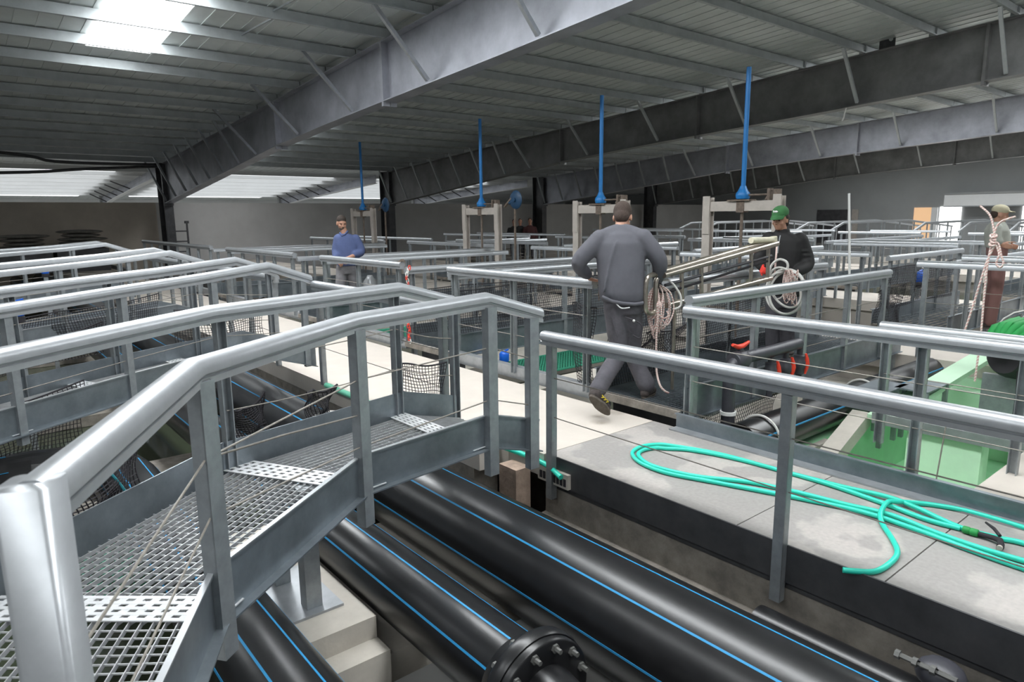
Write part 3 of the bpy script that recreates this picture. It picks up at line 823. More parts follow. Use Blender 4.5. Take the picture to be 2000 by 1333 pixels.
for i in range(12):
    a = 2*math.pi*(i+.5)/12
    c = V(1.80 + .232*math.cos(a), 1.98, -.365 + .232*math.sin(a))
    build('bolt', MB().lathe(c, [(.012,-.03),(.012,0),(.022,.0),(.022,.016),(.012,.016),(.012,.14),(.018,.14),(.018,.16)], 6, 'y'), 'bolt', t)
t = pipe('lower left black pipe bending away below the second footbridge', .917, -.365, .223, -3, 6.0, (69.8, 114.5, 158, 25))
q = []
for i in range(7):
    a = math.radians(15*i); q.append((.917 - .75*(1-math.cos(a)), 6.0 + .75*math.sin(a), -.365))
build('bend', MB().tube(q, .223, 32, sm=False), 'pe_black', t)
build('branch', MB().tube([(.167, 6.75, -.365), (-6, 6.75, -.365)], .223, 36), 'pe_black', t)
for a in (80, 35, -10):
    a = math.radians(a); yy = 6.75 - .2245*math.cos(a); zz = -.365 + .2245*math.sin(a)
    build('stripe', MB().bar((.167, yy, zz), (-6, yy, zz), .012, .004), 'stripe', t)
def hoop(label, cx, cz, r, y, ang0=0, ang1=180, axis='y', m='pvc'):
    pts = []
    for i in range(25):
        a = math.radians(ang0 + (ang1-ang0)*i/24)
        pts.append((cx + r*math.cos(a), y, cz + r*math.sin(a)) if axis == 'y' else (y, cx - r*math.cos(a), cz + r*math.sin(a)))
    o = build('pipe_hoop', MB().tube(pts, .011, 6), m); tag(o, label, 'hoop', 'pale hoops over pipes'); return o
hoop('pale hoop strapped over the thickest pipe behind the foreground footbridge', 2.57, -.384, .33, 5.9, 0, 190)
hoop('pale hoop over the medium pipe behind the foreground footbridge', 1.80, -.365, .215, 5.3, 0, 190)
hoop('pale hoop over the lower left pipe beside the black net', .917, -.365, .245, 3.75, 0, 180)
hoop('pale hoop over the thickest pipe behind the second footbridge', 2.57, -.384, .33, 9.3, 0, 190)
t = thing('black_pipe', 'black pipe running along the first crossing above the green basin', 'pipe', (5, 3.0, -.12), 'black pipes beyond the grey walkway')
build('tube', MB().tube([(4.95, 3.02, -.16), (7, 3.02, -.16), (9, 3.02, -.16)], .17, 28), 'pe_black', t)
build('stripe', MB().bar((4.95, 2.862, -.09), (9, 2.862, -.09), .008, .012), 'stripe', t)
hoop('pale hoop over the black pipe by the first crossing, left one', 3.02, -.16, .185, 5.25, 0, 180, 'x')
hoop('pale hoop over the black pipe by the first crossing, right one', 3.02, -.16, .185, 7.2, 0, 180, 'x')
t = thing('black_pipe', 'short open black pipe in the dark below the grey walkway edge', 'pipe', (3.07, 1.7, -.42))
mb = MB().tube([(3.07, 1.72, -.40), (3.07, -2.5, -.40)], .105, 24, caps=False).tube([(3.07, 1.72, -.40), (3.07, 1.3, -.40)], .095, 24, caps=False)
build('tube', mb, 'pe_black', t)
t = thing('valve', 'grey valve body with bolts at the bottom edge below the grey walkway', 'valve', (3.0, .93, -.3))
build('body', MB().ell((3.06, .86, -.21), (.09, .10, .07)), 'pe_grey', t)
for y in (.93, .86, .79):
    build('bolt', MB().lathe((2.99, y + .04, -.16), [(.012, -.05), (.012, .03), (.02, .03), (.02, .05)], 6, 'y'), 'bolt', t)

# valve manifold on the first crossing, grey pvc with red levers
t = thing('valve_manifold', 'dark grey pipe manifold with red valve levers on the first crossing', 'valve', (5.0, 3.27, .1))
yv = 3.22
build('main_pipe', MB().tube(spline([(5.06, yv, .0), (5.06, yv, .36), (5.12, yv, .47), (5.24, yv, .50), (5.7, yv, .50), (6.2, yv, .51)], 5), .055, 14), 'pe_grey', t)
build('main_valve', MB().lathe((5.12, yv, .49), [(.07,-.02),(.085,.0),(.085,.12),(.07,.16)], 18, 'x').tube([(5.2, yv, .5), (5.2, yv, .60)], .03, 10), 'pe_grey', t)
mb = MB().tube([(5.08, yv, .64), (5.15, yv, .615), (5.2, yv, .605), (5.26, yv, .615), (5.33, yv, .635)], [.014, .02, .028, .02, .014], 8)
build('lever', mb, 'red', t)
for i, x in enumerate((5.72, 5.98, 6.24)):
    zt = .50
    mb = MB().tube([(x, yv, zt), (x, yv, .06)], .028, 12).lathe((x, yv, .30), [(.03,-.1),(.05,-.09),(.05,-.04),(.058,-.03),(.058,.03),(.05,.04),(.05,.09),(.03,.1)], 16)
    d = build('drop_pipe', mb, 'pe_grey', t)
    build('lever', MB().tube([(x + .06, yv - .03, .40), (x + .075, yv - .035, .35), (x + .08, yv - .035, .30), (x + .075, yv - .035, .25), (x + .06, yv - .03, .20)], [.012, .02, .028, .02, .012], 8), 'red', d)
build('drain_pipe', MB().tube([(5.06, yv, .05), (5.06, yv, -.1)], .06, 14), 'pe_grey', t)
build('white_collar', MB().lathe((5.06, yv, .04), [(.07,-.01),(.07,.02)], 16), 'white_plastic', t)
for i, (x, l) in enumerate(((6.9, 'small steel box bench over the black pipe, left one'), (7.25, 'small steel box bench over the green basin corner'))):
    t = thing('steel_bracket', l, 'bracket', (x, 2.9, 0))
    y = 2.85 - .25*i
    build('top', MB().box((x - .2, y - .25, .03), (x + .35, y + .05, .045)), 'galv_sheet', t)
    for dx, dy in ((-.18,-.23),(.33,-.23),(-.18,.03),(.33,.03)): build('leg', MB().box((x+dx-.02, y+dy-.02, -.5), (x+dx+.02, y+dy+.02, .03)), 'galv_post', t)
# ------------------------------------------------------------------ nets
def net(label, P, nu, nv, m='net_black', r=.0035, wob=.02, edge=True, group='nets', seed=1, tilt=None):
    """P(u,v) -> point; knotted strands both ways"""
    rnd = random.Random(seed)
    ph = [rnd.uniform(0, 6.28) for _ in range(6)]
    def Q(u, v):
        p = V(P(u, v))
        return p + Vector((math.sin(7*u + 5*v + ph[0]), math.sin(6*u - 7*v + ph[1]), .6*math.sin(9*u + 4*v + ph[2]))) * wob
    mb = MB()
    for i in range(nu + 1):
        mb.tube([Q(i/nu, j/nv) for j in range(nv + 1)], r, 3, caps=False, sm=False)
    for j in range(nv + 1):
        mb.tube([Q(i/nu, j/nv) for i in range(nu + 1)], r, 3, caps=False, sm=False)
    o = build('net', mb, m); tag(o, label, 'net', group)
    if edge:
        e = MB().tube([Q(i/nu, 0) for i in range(nu + 1)], r*2.2, 5, caps=True)
        c = build('edge_rope', e, m)
        c.parent = o
    return o
def quadnet(a, b, c, d, sag=0.0):
    a, b, c, d = V(*a), V(*b), V(*c), V(*d)        # top-left, top-right, bottom-right, bottom-left
    return lambda u, v: lerp(lerp(a, b, u), lerp(d, c, u), v) - Vector((0,0,1))*sag*4*u*(1-u)*(1-v)
net('small square black net piece at the foreground footbridge right end', quadnet((2.38, 4.29, .71), (2.87, 4.32, .63), (2.85, 4.33, .20), (2.43, 4.30, .36), .02), 20, 15, wob=.012, r=.0032)
net('black net piece hanging beside the pale hoop of the thickest pipe', quadnet((1.72, 4.29, .61), (1.95, 4.32, .60), (1.92, 4.33, .38), (1.75, 4.29, .38), .02), 12, 22, wob=.02)
net('black net piece hanging over the thickest pipe, by the walkway wall', quadnet((2.88, 5.9, .0), (2.88, 5.1, -.02), (2.86, 5.1, -.55), (2.86, 5.9, -.5), .02), 18, 20, wob=.02)
net('black net strip tied to the middle of the far railing of the foreground footbridge', quadnet((1.20, 4.11, .62), (1.40, 4.16, .68), (1.44, 4.17, .42), (1.22, 4.12, .40), .05), 16, 15, wob=.015)
net('black net draped on a cable left of the foreground footbridge, with blue-green rope', quadnet((.17, 3.41, .62), (.63, 3.80, .67), (.64, 3.82, .36), (.13, 3.39, .36), .06), 26, 12, wob=.02, r=.0038)
o = build('blue_rope', MB().tube([(.44, 3.62, .61), (.48, 3.66, .54), (.52, 3.70, .46), (.56, 3.74, .37)], .007, 6), 'rope_blue'); tag(o, 'short blue-green rope on the net left of the foreground footbridge', 'rope')
net('long black net hung along the far rail of the second footbridge', quadnet((-.3, 6.68, .72), (1.05, 7.5, .78), (1.05, 7.5, .5), (-.3, 6.68, .45), .05), 52, 12)
net('black net on the far rail of the second footbridge, before the cream walkway', quadnet((1.75, 7.75, .82), (2.75, 7.9, .84), (2.75, 7.9, .32), (1.8, 7.8, .32), .05), 34, 18)
net('black net hanging below the near side of the second footbridge', quadnet((-.9, 6.3, .3), (.75, 6.9, .35), (.8, 7.0, -.35), (-.8, 6.5, -.3), .05), 50, 22, wob=.04)
net('black net hung along the near rail of the third footbridge', quadnet((.4, 9.8, .62), (2.2, 10.5, .72), (2.2, 10.5, .32), (.4, 9.8, .25), .03), 60, 12)
net('dark green net over the pit behind the front footbridge', quadnet((.2, 4.7, -.25), (.85, 4.75, -.2), (.75, 4.6, -.55), (.2, 4.5, -.55), 0), 22, 12, m='net_green', wob=.03)
net('long black net behind the stainless frame, on the far rail of the first crossing', quadnet((4.72, 4.33, .80), (7.9, 4.33, .92), (7.9, 4.33, .2), (4.72, 4.33, .12), .04), 96, 24, r=.003)
net('narrow black net strip by the railing end under the hand of the man in grey', quadnet((4.62, 4.72, .92), (4.62, 4.40, .88), (4.62, 4.42, .10), (4.62, 4.62, .14), .0), 10, 26, wob=.015)
net('black net bunched above the dark gap under the stainless frame', quadnet((4.75, 3.95, .72), (5.55, 4.1, .66), (5.5, 4.1, .28), (4.7, 3.98, .22), .02), 26, 14, wob=.05, r=.0034)
net('long black net along the near rail of the second crossing', quadnet((4.75, 6.82, .86), (7.6, 6.82, .92), (7.6, 6.82, .34), (4.75, 6.82, .32), .03), 80, 16, r=.003)
net('black net along the far rail of the second crossing', quadnet((4.7, 7.80, .80), (7.2, 7.80, .84), (7.2, 7.8, .25), (4.7, 7.8, .2), .03), 70, 16, r=.003)
net('black net at the end rail of the first crossing, right of the man in black', quadnet((8.2, 3.37, .85), (8.95, 3.37, .88), (8.95, 3.37, .2), (8.2, 3.37, .2), .0), 24, 20, r=.003)
net('black net on the far rail of the crossing with the small blue feeder', quadnet((10.7, 4.33, .92), (13.6, 4.33, .92), (13.6, 4.33, .3), (10.7, 4.33, .3), .02), 70, 16, r=.0035)
net('black net low under the first crossing beside the manifold', quadnet((4.9, 3.42, .05), (6.2, 3.42, .05), (6.2, 3.42, -.38), (4.9, 3.42, -.38), .0), 40, 14, r=.003)
def cover(label, x0, x1, y0, y1, z):
    t = thing('tank_cover', label, 'cover', (x0, y0, z), 'green covers')
    net_m = MB()
    nx, ny = int((x1-x0)/.045), int((y1-y0)/.045)
    for i in range(nx + 1): net_m.bar((x0 + (x1-x0)*i/nx, y0, z), (x0 + (x1-x0)*i/nx, y1, z), .022, .006)
    for j in range(ny + 1): net_m.bar((x0, y0 + (y1-y0)*j/ny, z), (x1, y0 + (y1-y0)*j/ny, z), .022, .006)
    build('mesh_sheet', net_m, 'net_green', t)
    build('rim', MB().tube([(x0,y0,z),(x1,y0,z),(x1,y1,z),(x0,y1,z)], .015, 6, closed=True), 'net_green', t)
cover('dark green mesh cover behind the blue feeder, over the first tank', 5.0, 7.2, 5.95, 6.7, -.12)
cover('dark green mesh cover by the red chain, over the second tank', 4.7, 6.8, 8.2, 9.6, -.02)

# ------------------------------------------------------------------ green hose on the grey walkway
Hz = .016
H1 = [(3.2,1.36),(3.23,1.32),(3.31,1.25),(3.48,1.24),(3.61,1.27),(3.75,1.36),(3.87,1.45),(3.96,1.5),(4.12,1.53),(4.2,1.51),(4.34,1.41),(4.40,1.28),(4.42,1.15),(4.41,.93),(4.38,.5),(4.3,-.2)]
H2 = [(4.16,.6),(4.19,.87),(4.16,.98),(4.15,1.16),(4.22,1.4),(4.26,1.58),(4.24,1.83),(4.21,2.13),(4.18,2.56),(4.09,2.89),(3.98,3.04),(3.93,3.1),(3.82,3.13),(3.71,3.08),(3.63,2.93),(3.63,2.76),(3.70,2.53),(3.85,2.29),(3.93,2.02),(3.98,1.71),(4.03,1.47),(3.98,1.22),(3.96,1.0),(3.97,.81),(4.0,.4),(4.02,-.4)]
H3 = [(4.135,1.15),(4.12,1.32),(4.17,1.59),(4.21,1.95),(4.20,2.32),(4.17,2.73),(4.06,3.06),(3.99,3.15),(3.85,3.19),(3.70,3.13),(3.60,2.96),(3.585,2.73),(3.68,2.45),(3.76,2.22),(3.86,1.93),(3.95,1.59),(3.94,1.31),(3.90,1.03),(3.88,.79),(3.88,.3),(3.9,-.4)]
t = thing('garden_hose', 'long mint green garden hose looped on the grey walkway', 'hose', (3.9, 1.5, 0))
for H, dz in ((H1, .027), (H2, 0), (H3, .0)):
    z = [Hz + dz] * len(H)
    if H is H1: z = [Hz, Hz, Hz, Hz, Hz, Hz, Hz, Hz+.02, Hz+.03, Hz+.02] + [Hz]*6
    if H is H2: z = [Hz+.0]*4 + [Hz+.01]*2 + [Hz]*20
    if H is H3: z = [Hz]*20 + [Hz]
    build('hose_length', MB().tube(spline([(x, y, q) for (x, y), q in zip(H, z)], 6), .0145, 10), 'hose_green', t)
t = thing('spray_nozzle', 'black spray gun with lime green collar lying at the hose end', 'spray gun', (4.12, 1.07, 0))
build('collar', MB().lathe((4.125, 1.085, .022), [(.016,.05),(.021,.045),(.021,.02),(.017,.015),(.021,.01),(.021,-.02),(.016,-.025)], 14, 'y'), 'tarp_green', t)
build('barrel', MB().tube([(4.125, 1.06, .022), (4.12, .99, .026), (4.10, .955, .03), (4.06, .94, .028), (4.03, .935, .024)], [.013, .014, .016, .016, .017], 12), 'net_black', t)
build('lever', MB().tube([(4.15, .97, .035), (4.19, 1.01, .05), (4.23, 1.06, .055)], [.009, .009, .006], 8), 'net_black', t)
build('tip', MB().lathe((4.02, .935, .024), [(.014,-.01),(.014,.008),(.008,.008)], 12, 'x'), 'gate_beige', t)
o = build('green_hose_end', MB().tube(spline([(3.05, 4.6, .03), (3.10, 4.2, .0), (3.215, 3.62, -.055), (3.19, 3.35, -.10)], 5), .02, 10), 'hose_green'); tag(o, 'green hose piece dropping past the drain under the walkway corner', 'hose')
o = build('green_pipe', MB().tube([(2.9, 4.9, .02), (2.9, 6.6, .02)], .03, 10), 'hose_pale'); tag(o, 'pale green pipe along the near edge of the cream walkway', 'pipe')

# ------------------------------------------------------------------ sluice gates with blue spindle tubes
def gate(label, y, x=8.8, dark=False):
    t = thing('sluice_gate', label, 'gate', (x, y, 0), 'sluice gates with blue spindles')
    w = .56
    for s in (-1, 1):
        m = 'gate_beige' if s > 0 or not dark else 'gate_beige'
        mb = MB()
        yy = y + s*w
        mb.box((x-.05, yy-.065, -.4), (x-.038, yy+.065, 1.98)).box((x+.038, yy-.065, -.4), (x+.05, yy+.065, 1.98)).box((x-.038, yy-.012, -.4), (x+.038, yy+.012, 1.98))
        c = build('column', mb, 'gate_beige', t)
        build('head_plate', MB().box((x-.065, yy-.06, 1.45), (x-.051, yy+.06, 2.0)), 'gate_beige', c)
    mb = MB().box((x-.05, y-w+.05, 1.78), (x-.03, y+w-.05, 1.92)).box((x+.03, y-w+.05, 1.78), (x+.05, y+w-.05, 1.92))
    build('crossbeam', mb, 'gate_beige', t)
    build('screw_plate', MB().box((x-.09, y-.16, 1.92), (x+.09, y+.2, 1.94)).box((x-.06, y-.06, 1.76), (x+.06, y+.06, 1.92)), 'gate_rust', t)
    build('gearbox', MB().lathe((x, y, 1.94), [(.06,0),(.09,.01),(.10,.05),(.095,.09),(.07,.12),(.055,.15),(.04,.19)], 20), 'blue', t)
    build('spindle_tube', MB().tube([(x, y, 2.1), (x, y, 3.72)], .033, 14), 'blue', t)
    build('spindle', MB().tube([(x, y, -.4), (x, y, 1.94)], .022, 10), 'gate_rust', t)
    build('drive_shaft', MB().tube([(x, y-.05, 2.0), (x, y-.40, 2.0)], .014, 8), 'gate_rust', t)
    mb = MB().box((x-.05, y-.56, 1.94), (x+.05, y-.53, 2.07)).box((x-.05, y-.44, 1.94), (x+.05, y-.40, 2.08)).bar((x, y-.36, 1.93), (x, y-.44, 2.06), .05, .02)
    build('bearing_block', MB().box((x-.05, y-.56, 1.925), (x+.05, y-.50, 2.07)), 'gate_rust', t)
    build('bearing_block', MB().box((x-.05, y-.44, 1.925), (x+.05, y-.40, 2.08)).bar((x, y-.36, 1.93), (x, y-.44, 2.06), .05, .02), 'gate_rust', t)
    build('gate_leaf', MB().box((x-.015, y-w+.05, -.45), (x+.015, y+w-.05, .35)), 'galv_sheet', t)
    return t
g = gate('sluice gate with a blue spindle tube nearest the man in the green cap', 5.53)
dup(g, 0, 2.74, 0, 'sluice gate with a blue spindle tube above the head of the man in grey')
dup(g, 0, 6.15, 0, 'sluice gate with a blue spindle tube and a round blue disc, in the middle')
dup(g, 0, 11.45, 0, 'dim sluice gate with a blue spindle tube right of the man in blue')
for (y, l) in ((10.55, 'round dark blue handwheel disc right of the middle sluice gate'), (15.75, 'round dark blue disc by the dim sluice gate behind the man in blue')):
    t = thing('handwheel', l, 'handwheel', (8.8, y, 2.04))
    build('disc', MB().lathe((8.8, y, 2.06), [(.05,-.03),(.17,-.02),(.185,0),(.17,.02),(.05,.03)], 24, 'x'), 'blue_dark', t)
    build('hub', MB().tube([(8.8, y, 2.06), (8.8, y + .2, 2.0)], .03, 8).lathe((8.76, y, 2.06), [(.04,-.02),(.04,.02)], 12, 'x'), 'blue_dark', t)
    build('bracket', MB().bar((8.8, y + .35, 1.93), (8.8, y + .12, 2.1), .05, .03), 'gate_rust', t)
    build('prop', MB().bar((8.8, y + .03, 0), (8.8, y + .03, 2.0), .03, .03), 'gate_rust', t)

# ------------------------------------------------------------------ small things
def feeder(label, x, y, z, s=1.0):
    t = thing('spinner_feeder', label, 'feeder', (x, y, z), 'small blue feeders')
    build('base', MB().lathe((x, y, z), [(.05*s,0),(.075*s,.01*s),(.075*s,.07*s),(.06*s,.08*s)], 16), 'net_black', t)
    build('tub', MB().lathe((x, y, z), [(.07*s,.08*s),(.078*s,.10*s),(.078*s,.2*s),(.06*s,.23*s),(.04*s,.24*s)], 18), 'blue_feed', t)
    build('handle', MB().bar((x, y, z + .24*s), (x + .08*s, y, z + .26*s), .03*s, .02*s), 'blue_feed', t)
feeder('small bright blue feeder with black base at the edge of the first tank', 5.25, 6.55, -.12, .8)
feeder('small blue feeder left beside the second pit, near the left edge', .51, 9.2, .64, 1.0)
feeder('small blue feeder farther back between the left handrails', 1.18, 13.2, .86, .7)
feeder('small dark blue feeder behind the net, right of the man in black', 13.7, 4.9, .38, 1.2)
for (x, y, zb, l) in ((.51, 9.2, .64, 'thin stand under the blue feeder near the left edge'), (1.18, 13.2, .86, 'thin stand under the blue feeder farther back'), (13.7, 4.9, .38, 'thin stand under the dark blue feeder behind the net')):
    o = build('feeder_stand', MB().box((x-.03, y-.03, -1.0), (x+.03, y+.03, zb)), 'galv_post'); tag(o, l, 'stand')
o = build('feeder_shelf', MB().box((5.1, 6.4, -.14), (5.4, 6.78, -.12)), 'galv_sheet'); tag(o, 'small steel shelf carrying the bright blue feeder', 'shelf')
t = thing('plastic_chain', 'red and white plastic chain hanging from the end of a railing', 'chain', (4.6, 7.86, 1.1))
for i in range(24):
    z = 1.10 - i*.042
    c = 'white_plastic' if (i in (1,2,4,6,7,14,15,23)) else 'red'
    dx = .012*math.sin(i*1.7) + (.04 if i < 2 else 0)*(1-i)
    pts = []
    for k in range(10):
        a = 2*math.pi*k/10
        u = .017*math.cos(a); w = .03*math.sin(a)
        pts.append((4.55 + dx + (u if i % 2 == 0 else 0), 7.66 + (0 if i % 2 == 0 else u), z + w))
    build('link', MB().tube(pts, .0065, 5, closed=True), c, t)
o = build('orange_clip', MB().bar((4.60, 7.95, 1.15), (4.60, 7.84, 1.19), .04, .03), 'gate_rust'); tag(o, 'rusty bracket at the gap beside the red and white chain', 'bracket')
for i, (x, y) in enumerate(((5.45, 10.9), (5.85, 11.15))):
    t = thing('storage_bin', ['left', 'right'][i] + ' grey shiny drum behind the railing right of the man in blue', 'bin', (x, y, .12), 'grey drums')
    build('body', MB().lathe((x, y, .13), [(.15,0),(.16,.02),(.15,.3),(.12,.48),(.06,.56)], 18), 'bin_grey', t)
    build('lid', MB().lathe((x, y, .69), [(.06,0),(.05,.03)], 14), 'bin_grey', t)
t = thing('white_pole', 'thin white pole standing up behind the man in black', 'pole', (9.6, 4.38, 0))
build('pole', MB().tube([(9.6, 4.25, 0), (9.6, 4.35, 1.3), (9.6, 4.41, 2.0)], .016, 8), 'white_plastic', t)
# rope hanging with a knot and a loop at the right
t = thing('hanging_rope', 'pale pink knotted rope hanging at the right edge before the far man', 'rope', (6, 1.7, .8))
mb = MB()
mb.tube(spline([(6.0,1.78,1.78),(6.0,1.71,1.71),(6.0,1.675,1.6),(6.0,1.66,1.5),(6,1.70,1.35),(6,1.75,1.05),(6,1.79,.83)], 6), 0.0075, 7)
mb.tube(spline([(6.0,1.55,1.70),(6.0,1.64,1.66),(6.0,1.67,1.58),(6.0,1.68,1.5),(6,1.69,1.3),(6,1.685,1.0),(6,1.68,.8),(6,1.685,.45)], 6), 0.0075, 7)
build('strands', mb, 'rope', t)
pts = spline([(6,1.67,1.52),(6,1.635,1.50),(6,1.61,1.42),(6,1.59,1.36),(6,1.61,1.33),(6,1.635,1.36),(6,1.625,1.43),(6,1.655,1.50)], 6)
build('loop', MB().tube(pts, 0.0075, 7), 'rope', t)
mb = MB()
for k in range(4):
    mb.tube([(6 + .02*math.cos(a), 1.672 + .022*math.sin(a + k), 1.50 + k*.02 + .012*math.cos(a)) for a in [i*.7 for i in range(9)]], 0.0075, 6, closed=True)
build('knot', mb, 'rope', t)
# rolled net with green sheet at the right edge
t = thing('rolled_net', 'big dark rolled net with a green sheet at the right edge', 'net', (7.6, 1.9, .3))
mb = MB()
prof = []
for i in range(13):
    u = i/12; prof.append((7.1 + u*2.2, 1.80 - .18*u, .44 + .1*u))
mb.tube(prof, [.12,.2,.25,.27,.28,.28,.29,.29,.28,.28,.27,.25,.2], 22)
build('roll', mb, 'net_black', t)
mb = MB()
for k in range(7):
    a0 = .9 + k*.22
    mb.tube([(7.0 + u*.45, 1.82 - .07*u + (.26+.02*math.sin(k*3+u*6))*math.cos(a0 + .25*u)*min(1, .35+u*1.4), .45 + .05*u + (.27)*math.sin(a0 + .25*u)*min(1, .35+u*1.4)) for u in [i/8 for i in range(9)]], .035, 7)
build('green_sheet', mb, 'tarp_green', t)
mb = MB()
for k in range(9):
    x = 7.15 + k*.13; y = 1.72 - .02*k
    mb.tube(spline([(x, y - .02, .40), (x - .02, y - .04, .15), (x + .03*math.sin(k), y - .03 - .02*(k % 3), -.18 - .05*(k % 4))], 4), .007, 5)
build('loose_cords', mb, 'net_black', t)
for x in (7.75, 8.3):
    pts = [(x, 1.82 - .08*(x-7.1) + .30*math.cos(a), .53 + .30*math.sin(a)) for a in [i*2*math.pi/18 for i in range(18)]]
    build('lashing', MB().tube(pts, .009, 6, closed=True), 'pvc', t)
build('cradle', MB().box((7.5, 1.6, -.44), (7.56, 2.05, .22)), 'galv_post', t)
build('cradle', MB().box((8.7, 1.6, -1.04), (8.76, 2.05, .25)), 'galv_post', t)
for (x, y, l) in ((6.15, 1.95, 'left'), (6.1, 1.45, 'right')):
    mb = MB()
    o = build('thin_chain', MB().tube([(x + .25, y + .02, -.05), (x + .1, y, -.45), (x - .05, y - .02, -.9)], .006, 5), 'cable'); tag(o, '%s thin chain hanging into the green basin' % l, 'chain', 'chains in the basin')
o = build('rope_end', MB().tube(spline([(16.9, 7.98, 4.21), (16.88, 8.0, 4.1), (16.9, 8.03, 3.98), (16.9, 8.06, 3.9)], 4), .018, 6), 'white_plastic'); tag(o, 'short white rope end hanging from the bottom flange of the second rafter', 'rope')
# dim things before the partition wall
def stack(label, x, y, rows, seed):
    rnd = random.Random(seed)
    for i in range(rows):
        dx = rnd.uniform(-.15, .15); w = rnd.uniform(.5, .9)
        mb = MB(); z = .85 + i*.13
        n = 10
        vs = []
        mb.ell((x + dx, y, z), (w, .5, .075), 16, 6)
        o = build('folded_sack', mb, 'cement_bag')
        tag(o, '%s grey sack from the bottom of the %s' % (ORD[i], label), 'sack', 'grey sacks in stacks')
stack('low left stack by the brown wall', 2.0, 28.6, 4, 1)
stack('tall stack by the brown wall', 3.7, 28.6, 5, 2)
for x, l in ((2.0, 'left'), (3.7, 'right')):
    o = build('pallet_base', MB().box((x - .78, 28.0, .0), (x + .78, 29.2, .78)), 'steel_dark'); tag(o, '%s dark pallet box below the grey sacks' % l, 'pallet', 'pallet boxes')
t = thing('step_frame', 'small dark step frame with handles by the partition wall', 'steps', (7.1, 29.4, .2))
for x in (6.8, 7.5): build('upright', MB().bar((x, 29.4, -.4), (x, 29.4, 1.6), .06, .06).box((x-.07, 29.33, 1.6), (x+.07, 29.47, 1.7)), 'steel_dark', t)
for z in (.5, .9, 1.3): build('rung', MB().bar((6.8, 29.4, z), (7.5, 29.4, z), .05, .05), 'steel_dark', t)
o = build('platform_block', MB().box((6.4, 29.1, -2.3), (8.0, 29.7, -.4)), 'steel_dark'); tag(o, 'dark block under the small step frame', 'block')
# stainless frame carried between two men
t = thing('stainless_frame', 'tubular stainless frame held up between the men in grey and black', 'frame', (4.8, 3.85, .9))
A, B = V(4.95, 3.85, 1.245), V(6.72, 3.85, 1.46)
A2, B2 = V(4.98, 3.85, .93), V(6.74, 3.85, 1.06)
build('top_rail', MB().tube([A - V(.15,0,.02), B], .030, 10), 'stainless', t)
build('top_rail', MB().tube([A + V(-.1,-.06,-.03), B + V(0,-.06,-.03)], .028, 10), 'stainless', t)
build('middle_rail', MB().tube([A - V(0,0,.13), B - V(0,0,.16)], .015, 8), 'pe_grey', t)
build('lower_rail', MB().tube([A2, B2], .028, 10), 'stainless', t)
build('black_rail', MB().tube([A2 + V(0,0,.12), B2 + V(0,0,.2)], .013, 8), 'net_black', t)
for u in (.13, .30, .78, .96):
    build('upright', MB().tube([lerp(A, B, u), lerp(A2, B2, u) - V(0,0,.02)], .02, 8), 'stainless', t)
pts = spline([(4.95,3.85,1.22),(4.76,3.85,1.22),(4.69,3.85,1.17),(4.68,3.85,1.0),(4.70,3.85,.90),(4.78,3.85,.88),(4.82,3.85,.92),(4.82,3.85,1.15),(4.86,3.85,1.2)], 5)
build('end_loop', MB().tube(pts, .022, 10), 'stainless', t)
build('cream_tube', MB().tube([(6.28, 3.83, 1.475), (6.70, 3.83, 1.47)], .032, 10).tube([(6.70, 3.83, 1.50), (6.72, 3.83, 1.40)], .04, 10), 'pvc_cream', t)
for zb in ((5.1, 3.9), (6.5, 3.9)):
    build('rest_leg', MB().tube([(zb[0], zb[1]-.05, .125), (zb[0], zb[1]-.05, .98 + .07*(zb[0]-5.1))], .016, 8), 'stainless', t)
# ------------------------------------------------------------------ people
CAMP = Vector((0, 0, 1.74))
def sight(px, py, dist):
    """point seen at a photo position, at a given horizontal distance: used to read each person's pose"""
    d = r2*((px - 1000)/1331.1) + u2*((666.5 - py)/1331.1) + fw
    return CAMP + d * (dist / math.hypot(d.x, d.y))
def grow(name, mb, m, parent, voxel=.010, smooth=6):
    o = build(name, mb, m, parent)
    r = o.modifiers.new('remesh', 'REMESH'); r.mode = 'VOXEL'; r.voxel_size = voxel; r.use_smooth_shade = True
    s = o.modifiers.new('smooth', 'SMOOTH'); s.factor = .5; s.iterations = smooth
    return o
def limb(mb, pts, radii, n=14, per=4):
    P = spline(pts, per)
    R = [radii[0]]*len(P)
    k = len(pts) - 1
    for i in range(len(P)):
        u = i / per; j = min(int(u), k - 1); w = u - j
        R[i] = radii[j]*(1-w) + radii[j+1]*w
    mb.tube(P, R, n)
    mb.ell(P[0], (R[0],)*3, 12, 8); mb.ell(P[-1], (R[-1],)*3, 12, 8)
def trunk(mb, rows, l, f, n=20):
    """rows: (centre, half width, half depth)"""
    P = [V(r[0]) for r in rows]
    vs = []
    for (c, a, b), p in zip(rows, P):
        for j in range(n):
            t = 2*math.pi*j/n
            cs, sn = math.cos(t), math.sin(t)
            vs.append(p + l*(a*math.copysign(abs(cs)**.8, cs)) + f*(b*math.copysign(abs(sn)**.8, sn)))
    k = len(rows); fs = []
    for i in range(k-1):
        for j in range(n):
            j2 = (j+1) % n
            fs.append((i*n+j, i*n+j2, (i+1)*n+j2, (i+1)*n+j))
    fs.append(tuple(range(n))[::-1]); fs.append(tuple((k-1)*n+j for j in range(n)))
    mb.add(vs, fs, True)
def frame3(f, up):
    f = V(f).normalized(); l = V(up).cross(f).normalized(); u = f.cross(l)
    return f, l, u
def rot3(f, l, u): return Matrix(((f.x, l.x, u.x), (f.y, l.y, u.y), (f.z, l.z, u.z)))
